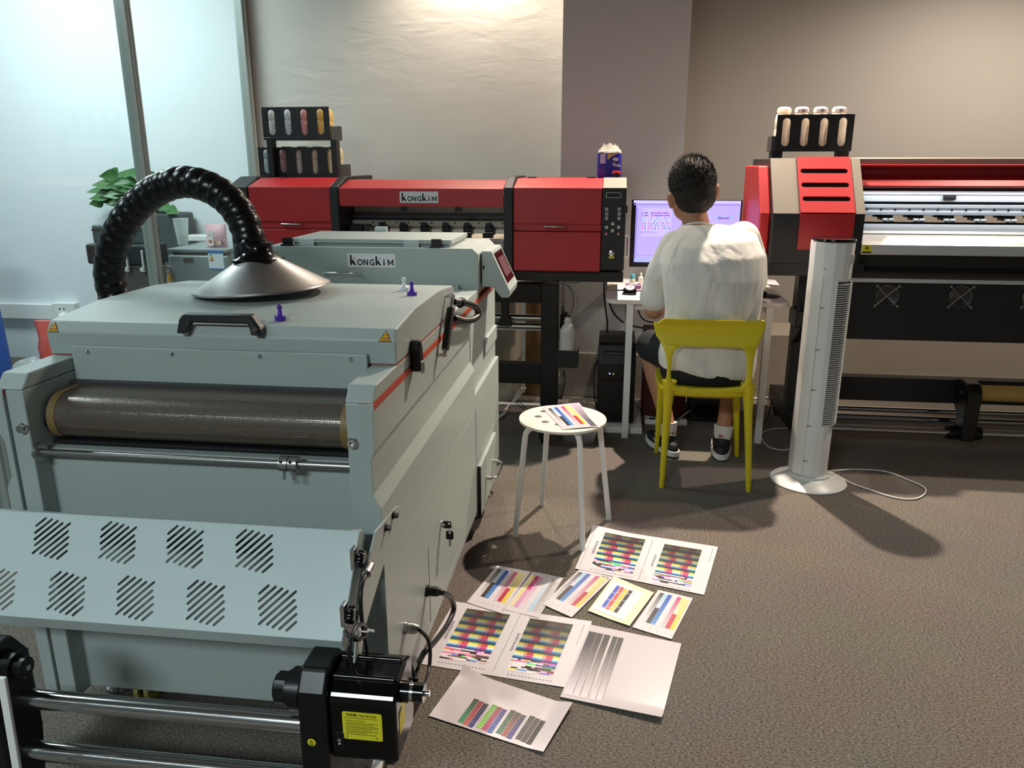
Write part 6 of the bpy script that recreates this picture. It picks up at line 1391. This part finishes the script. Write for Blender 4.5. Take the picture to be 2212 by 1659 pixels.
strip_chart(s, .10, .06, .95, .82); ticks(s, .2, .95, .92, 5, .02, .012); s.done()
s = Sheet('chart_sheet', 'large white sheet with two dark colour charts beside the dryer', [(982, 1299), (1279, 1342), (1224, 1486), (903, 1433)], 0.0018, lambda u, v: 0.004*max(0, v-.9)*10*max(0, u-.7), group=grp)
icc_chart(s, .115, .09, .435, .88, 13); icc_chart(s, .58, .10, .885, .90, 15, 0.3)
vtext(s, .07, .32, .60, .02, 22); vtext(s, .50, .05, .95, .006, 23); vtext(s, .545, .36, .62, .022, 24); vtext(s, .955, .08, .40, .006, 25); ticks(s, .12, .43, .93, 14); ticks(s, .60, .88, .945, 13); s.done()
s = Sheet('chart_sheet', 'white sheet with four black to pink fading strips', [(1275, 1349), (1472, 1390), (1429, 1556), (1210, 1505)], 0.004, lambda u, v: 0.010*max(0, v-.93)*14*u, m=mat('gloss_paper', '#d2cad0', 0.25, var=.01), group=grp)
for i, (a0, a1) in enumerate(((.02, .105), (.112, .175), (.19, .255), (.285, .335), (.345, .40))):
    for k in range(26):
        t = k/25; d = [(.02, .02, .03), (.03, .025, .03), (.02, .015, .01), (.015, .015, .02), (.004, .004, .01)][i]
        tt = max(0, (t-.12)/.88)**1.5
        s.rect(a0, .10+.86*k/26, a1, .10+.86*(k+1)/26, mixc(d, rgb('#d8ccd6'), tt))
    s.rect(a1+.001, .10, a1+.004, .93, (.012, .012, .014), .0008)
s.done()
s = Sheet('chart_sheet', 'curled blank white sheet with rows of small numbered colour cells nearest the camera', [(1003, 1447), (1237, 1526), (1174, 1627), (926, 1546)], 0.003, lambda u, v: 0.020*max(0, .16-v)/.16*max(0, .25-u)*2+0.022*max(0, u-.86)*7*(0.35+.65*(1-v))*0.6+0.012*max(0, .10-u)*8*(1-v), m=MATS['gloss_paper'], group=grp)
groups = [((.055, '#0c2a1a', '#1c9a62'), (.075, '#8c1418', '#d05a52'), (.095, '#100a18', '#2a1c86')), (('', '#5aa828', '#a2e06a'), ('', '#8c1428', '#c8407c'), ('', '#241878', '#3a62c0')), (('', '#0c140e', '#2a7a5a'), ('', '#1c0a0a', '#b05044'), ('', '#0c0a12', '#3a2a92')), (('', '#0a0909', '#3a3436'), ('', '#0a0808', '#2a2224'), ('', '#0a0808', '#201a1c'))]
for gi_, g in enumerate(groups):
    for ci, (_, c0, c1) in enumerate(g):
        for r_ in range(10):
            u0 = .245+gi_*.165+ci*.048; v0 = .46+r_*.049-.01*gi_+.012*ci
            s.rect(u0, v0, u0+.044, v0+.042, mixc(rgb(c0), rgb(c1), (r_/9) if gi_ != 3 else (1-abs(r_-5)/5)*.6))
            s.rect(u0+.014, v0+.016, u0+.026, v0+.022, mixc(rgb(c1), WHT, .35), .0008)
        if ci == 2:
            for r_ in range(10): s.rect(.245+gi_*.165+.148, .47+r_*.049, .245+gi_*.165+.156, .478+r_*.049, GREY)
s.done()
s = Sheet('chart_sheet', 'sheet with colour strips and a dark gradient lying on the stool', [(1171, 880), (1251, 870), (1303, 922), (1216, 928)], 0.4465, lambda u, v: 0.003*math.sin(u*3)-0.028*max(0, u-.86)*5*v, m=MATS['gloss_paper'])
strip_chart(s, .10, .10, .68, .88)
for k in range(22):
    t = k/21
    for i, (a0, a1, d) in enumerate(((.72, .80, .25), (.81, .85, .12), (.86, .89, .08), (.90, .995, .02))):
        s.rect(a0, .02+.95*k/22, a1, .02+.95*(k+1)/22, mixc(rgb('#c4b4c8'), (d*.3, d*.28, d*.5), min(1, t*1.25)))
s.done()
# ================================================================ PERSON AT THE DESK (seen from behind)
def limb(b, pts, rads, n=16):
    pts = [V(p) for p in pts]; b.tube(pts, list(rads), n)
    b.ball(pts[0], rads[0], n, 8); b.ball(pts[-1], rads[-1], n, 8); return b
skin = mat('skin_tan', '#a9775a', 0.5, var=0.06, vscale=8)
PR = thing('person', 'seated person in white t-shirt and black shorts seen from behind', 'person', (0.43, 3.45, 0))
def ell(c, rx, ry, z, tiltx=0.0, e=2.4, n=28):
    out = []
    for k in range(n):
        a_ = 2*PI*k/n; ca, sa = math.cos(a_), math.sin(a_); f = (abs(ca)**e+abs(sa)**e)**(-1/e)
        out.append(V(c[0]+rx*f*ca, c[1]+ry*f*sa, z+tiltx*f*ca))
    return out
hips = V(0.43, 3.40, 0.52)
NK = V(0.372, 3.545, 1.085)      # base of the neck
HD = V(0.350, 3.585, 1.235)     # centre of the head
LS, RS = V(0.262, 3.505, 1.005), V(0.585, 3.500, 1.045)      # shoulders (viewer's left and right)
LE, RE = V(0.205, 3.545, 0.715), V(0.650, 3.615, 0.790)
LW, RW = V(0.330, 3.80, 0.745), V(0.690, 3.86, 0.750)
LK, RK = V(0.205, 3.79, 0.500), V(0.640, 3.80, 0.500)
LA, RA = V(0.310, 3.610, 0.115), V(0.560, 3.600, 0.115)
b = MB()
b.ring_loft([ell((0.43, 3.41), 0.165, 0.125, 0.47), ell((0.432, 3.41), 0.172, 0.125, 0.56), ell((0.436, 3.40), 0.155, 0.105, 0.70), ell((0.436, 3.40), 0.165, 0.11, 0.84, .01), ell((0.425, 3.44), 0.175, 0.11, 0.96, .02), ell((0.415, 3.49), 0.15, 0.09, 1.04, .02), ell((0.385, 3.53), 0.07, 0.065, 1.085)])
limb(b, [NK+V(0.012, -0.03, -0.06), NK, HD+V(0.0, -0.015, -0.06)], [0.075, 0.058, 0.056])
# head: cranium, jaw, face
hb0 = len(b.v)
b.ball(HD+V(0, -0.005, 0.015), (0.082, 0.100, 0.105), 22, 14)
b.ball(HD+V(-0.012, 0.055, -0.055), (0.060, 0.058, 0.062), 18, 12)
b.ball(HD+V(-0.020, 0.118, -0.028), (0.012, 0.016, 0.022), 10, 8)             # nose
b.ball(HD+V(-0.018, 0.105, -0.072), (0.022, 0.012, 0.008), 10, 6)             # mouth
for s in (-1, 1): b.ball(HD+V(-0.014+s*0.032, 0.092, 0.004), (0.016, 0.012, 0.008), 10, 6)   # brows over the eyes
for s, e in ((-1, V(-0.086, 0.006, -0.020)), (1, V(0.087, -0.006, -0.012))):    # ears
    b.ball(HD+e, (0.012, 0.020, 0.034), 12, 8); b.ball(HD+e+V(s*0.006, 0, 0.012), (0.010, 0.020, 0.020), 10, 8)
HR = Matrix.Rotation(math.radians(-9), 3, 'Y') @ Matrix.Rotation(math.radians(8), 3, 'Z')
def head_pose(v): return HD+HR @ ((v-HD)*1.13)
for i in range(hb0, len(b.v)): b.v[i] = head_pose(b.v[i])
# arms
limb(b, [LS, LE], [0.052, 0.041]); limb(b, [LE, LE.lerp(LW, 0.4), LW], [0.042, 0.040, 0.027])
limb(b, [RS, RE], [0.052, 0.041]); limb(b, [RE, RE.lerp(RW, 0.4), RW], [0.042, 0.040, 0.027])
def hand(w, d, side):
    """palm and five fingers resting on the desk, pointing along d"""
    d = V(d).normalized(); sd = V(d.y, -d.x, 0)*side
    palm = w+d*0.045
    b.ball(palm, 0.030, 12, 8); limb(b, [w, palm+d*0.02], [0.026, 0.026], 12)
    for k, L in enumerate((0.062, 0.075, 0.070, 0.056)):
        r0 = palm+d*0.035+sd*(0.027-0.018*k)
        limb(b, [r0-d*0.02, r0+d*L*0.45+V(0, 0, 0.010), r0+d*L*0.8+V(0, 0, 0.0), r0+d*L-V(0, 0, 0.010)], [0.0095, 0.0088, 0.0080, 0.0075], 10)
    t0 = w+d*0.020+sd*0.022
    limb(b, [t0, t0+d*0.026+sd*0.020, t0+d*0.050+sd*0.024-V(0, 0, 0.006)], [0.012, 0.0105, 0.009], 10)
hand(LW, (0.6, 0.8, 0), 1); hand(RW, (-0.35, 0.9, 0), -1)
# legs
limb(b, [(0.36, 3.42, 0.50), LK], [0.085, 0.058]); limb(b, [LK, LK.lerp(LA, 0.35), LK.lerp(LA, .75), LA], [0.056, 0.054, 0.038, 0.034])
limb(b, [(0.50, 3.42, 0.50), RK], [0.085, 0.058]); limb(b, [RK, RK.lerp(RA, 0.35), RK.lerp(RA, .75), RA], [0.056, 0.054, 0.038, 0.034])
FD = {'L': V(-0.45, 0.9, 0).normalized(), 'R': V(0.10, 1.0, 0).normalized()}
for A, k in ((LA, 'L'), (RA, 'R')): limb(b, [A, A+V(0, 0, -0.05)+FD[k]*0.02, A+V(0, 0, -0.075)+FD[k]*0.13], [0.034, 0.036, 0.026])
body = fuse(b, 0.0062, 3).build('body', skin, PR, smooth=180)
# eyes
for s in (-1, 1): MB().ball(head_pose(HD+V(-0.014+s*0.031, 0.089, -0.006)), 0.011, 12, 8).build('eye', mat('eye_white', '#e0dcd6', 0.2), body, smooth=60); 
# t-shirt
shirt_m = mat('white_cotton', '#dedbd4', 0.85, var=0.02, spec=0.1)
nt = shirt_m.node_tree; bs = nt.nodes['Principled BSDF']; tc = nt.nodes['Texture Coordinate']
mp = nt.nodes.new('ShaderNodeMapping'); mp.inputs['Scale'].default_value = (6, 4, 1.6); mp.inputs['Rotation'].default_value = (0, 0.5, 0)
nz = nt.nodes.new('ShaderNodeTexNoise'); nz.inputs['Scale'].default_value = 1.7; nz.inputs['Detail'].default_value = 2.5; nz.inputs['Distortion'].default_value = 0.8
bp = nt.nodes.new('ShaderNodeBump'); bp.inputs['Strength'].default_value = 0.55; bp.inputs['Distance'].default_value = 0.03
nt.links.new(tc.outputs['Object'], mp.inputs['Vector']); nt.links.new(mp.outputs['Vector'], nz.inputs['Vector']); nt.links.new(nz.outputs['Fac'], bp.inputs['Height']); nt.links.new(bp.outputs['Normal'], bs.inputs['Normal'])
b = MB()
b.ring_loft([ell((0.435, 3.40), 0.205, 0.135, 0.475, -0.022), ell((0.437, 3.40), 0.212, 0.140, 0.53, -0.018), ell((0.440, 3.38), 0.200, 0.130, 0.66), ell((0.442, 3.375), 0.200, 0.128, 0.76, .005), ell((0.438, 3.385), 0.212, 0.130, 0.88, .012), ell((0.430, 3.42), 0.218, 0.132, 0.965, .022), ell((0.422, 3.455), 0.195, 0.118, 1.03, .026), ell((0.405, 3.49), 0.135, 0.095, 1.078, .018), ell((0.385, 3.520), 0.082, 0.080, 1.100)])
limb(b, [LS+V(0.02, 0, 0), LS.lerp(LE, 0.4)+V(-.006, 0, 0), LS.lerp(LE, 0.80)+V(-0.012, 0.0, 0)], [0.072, 0.072, 0.068])
limb(b, [RS+V(-0.02, 0, 0), RS.lerp(RE, 0.4), RS.lerp(RE, 0.78)], [0.074, 0.074, 0.068])
sh = fuse(b, 0.009, 5)
# folds: gathers that run from the armpits to the waist
for v_ in sh.v:
    k = max(0.0, min(1.0, (1.02-v_.z)/0.2))
    v_ += V(0, 1, 0)*(0.008*k*math.sin((v_.x*0.75+v_.z*0.55)*52+2.5*pnoise(v_*5)))*max(0, pnoise(v_*6+V(4, 1, 0))+0.45)
shirt = sh.build('t_shirt', shirt_m, PR, smooth=180)
MB().torus((NK.x+0.008, NK.y-0.018, NK.z+0.000), 0.068, 0.0045, (0.05, 0.42, 1), 36, 8).build('collar', shirt_m, shirt, smooth=60)
# shorts
b = MB()
b.ring_loft([ell((0.43, 3.41), 0.185, 0.140, 0.438), ell((0.43, 3.41), 0.195, 0.145, 0.47), ell((0.432, 3.41), 0.19, 0.135, 0.58)])
limb(b, [(0.355, 3.44, 0.515), LK+V(0.015, -0.04, 0.0)], [0.092, 0.083]); limb(b, [(0.505, 3.44, 0.515), RK+V(-0.01, -0.04, 0)], [0.092, 0.083])
for v_ in b.v: v_.z = max(v_.z, 0.4385)
fuse(b, 0.009, 4).build('shorts', mat('black_shorts', '#17191d', 0.8, var=0.1, bump=.2, bscale=120), PR, smooth=180)
# hair: short crop, strands over a cap
hair_m = mat('black_hair', '#1c1611', 0.75, var=0.25, vscale=60)
b = MB(); b.ball(HD+V(0.0, -0.010, 0.036), (0.089, 0.106, 0.098), 24, 16); b.ball(HD+V(0, -0.038, -0.010), (0.080, 0.074, 0.075), 20, 12)
hs_ = fuse(b, 0.007, 3)
for v_ in hs_.v:
    if v_.y > HD.y+0.055 and v_.z < HD.z+0.06: v_.y = HD.y+0.055
for v_ in hs_.v: v_ += (v_-HD).normalized()*0.004*pnoise(v_*90)
hs_.v = [head_pose(v_) for v_ in hs_.v]
hr = hs_.build('hair', hair_m, PR, smooth=180)
random.seed(5); b = MB()
for i in range(2600):
    a_ = random.uniform(0, 2*PI); z_ = random.uniform(-0.25, 1.0); q = math.sqrt(max(0, 1-z_*z_))
    n_ = V(q*math.cos(a_), q*math.sin(a_), z_)
    if n_.y > 0.55 and n_.z < 0.5: continue
    p = HD+V(0, -0.010, 0.036)+V(n_.x*0.087, n_.y*0.104, n_.z*0.096)
    L = random.uniform(0.012, 0.024)*(0.35+0.65*max(0, n_.z)); d = (n_+V(random.uniform(-.5, .5), random.uniform(-.5, .5), random.uniform(-.1, .5))*0.7).normalized()
    u = d.cross(V(0.3, 0.5, 0.8)).normalized()*0.0012; w = d.cross(u).normalized()*0.0012
    b.add([p+u, p-u*0.5+w, p-u*0.5-w, p+d*L], [(0, 1, 3), (1, 2, 3), (2, 0, 3)])
b.v = [head_pose(v_) for v_ in b.v]
b.build('hair_strands', hair_m, hr, kind='stuff')
# socks and shoes
sock = mat('white_sock', '#dcd8d0', 0.9, bump=.2, bscale=200); shoe_m = mat('black_shoe_mesh', '#131417', 0.6, var=.2, bump=.3, bscale=260); sole_m = mat('shoe_sole_white', '#d6d6d4', 0.5); tread = mat('shoe_tread_dark', '#3a3d38', 0.7)
def shoe(A, d, nm):
    d = V(d); sd = V(d.y, -d.x, 0); c = V(A.x, A.y, 0)-d*0.055
    MB().lathe(A+V(0, 0, -0.055), [(0.034, 0.01), (0.038, 0.035), (0.0425, 0.055), (0.0435, 0.075), (0.045, 0.095)], (LK-LA if nm == 'L' else RK-RA).normalized()*0.35+V(0, 0, 0.65), 18).build('sock', sock, PR, smooth=50)
    def foot(z, grow, toe=1.0):
        out = []
        for k in range(28):
            a_ = 2*PI*k/28; t = math.cos(a_); s_ = math.sin(a_)
            w = (0.040 if t < 0 else 0.046)+grow; L = 0.138+grow
            out.append(c+d*(0.115*toe+L*t*toe)+sd*(w*s_*(1-0.15*t))+V(0, 0, z))
        return out
    so = MB().ring_loft([foot(0.006, 0.0), foot(0.012, 0.006), foot(0.034, 0.005), foot(0.036, 0.0)]).build('shoe_sole', sole_m, PR, smooth=40)
    MB().ring_loft([foot(0.0005, -0.004), foot(0.006, 0.002), foot(0.010, 0.002)]).build('shoe_tread', tread, so, smooth=40)
    up = MB(); up.ring_loft([foot(0.030, 0.001), foot(0.050, -0.001), foot(0.068, -0.010, 0.93)])
    up.ball(c+d*0.062+V(0, 0, 0.080), (0.040, 0.048, 0.040), 16, 10)
    u = fuse(up, 0.006, 4).build('shoe_upper', shoe_m, PR, smooth=180)
    pts = [(-0.020, 0.0), (-0.012, -0.006), (0.0, -0.005), (0.026, 0.012), (-0.002, 0.001), (-0.010, 0.001)]
    MB().plate(pts, [], c+d*0.10-sd*0.0455+V(0, 0, 0.052), d, (0, 0, 1), 0.003).build('shoe_mark', ink_white, u)
shoe(LA, FD['L'], 'L'); shoe(RA, FD['R'], 'R')
bpy.context.view_layer.update()
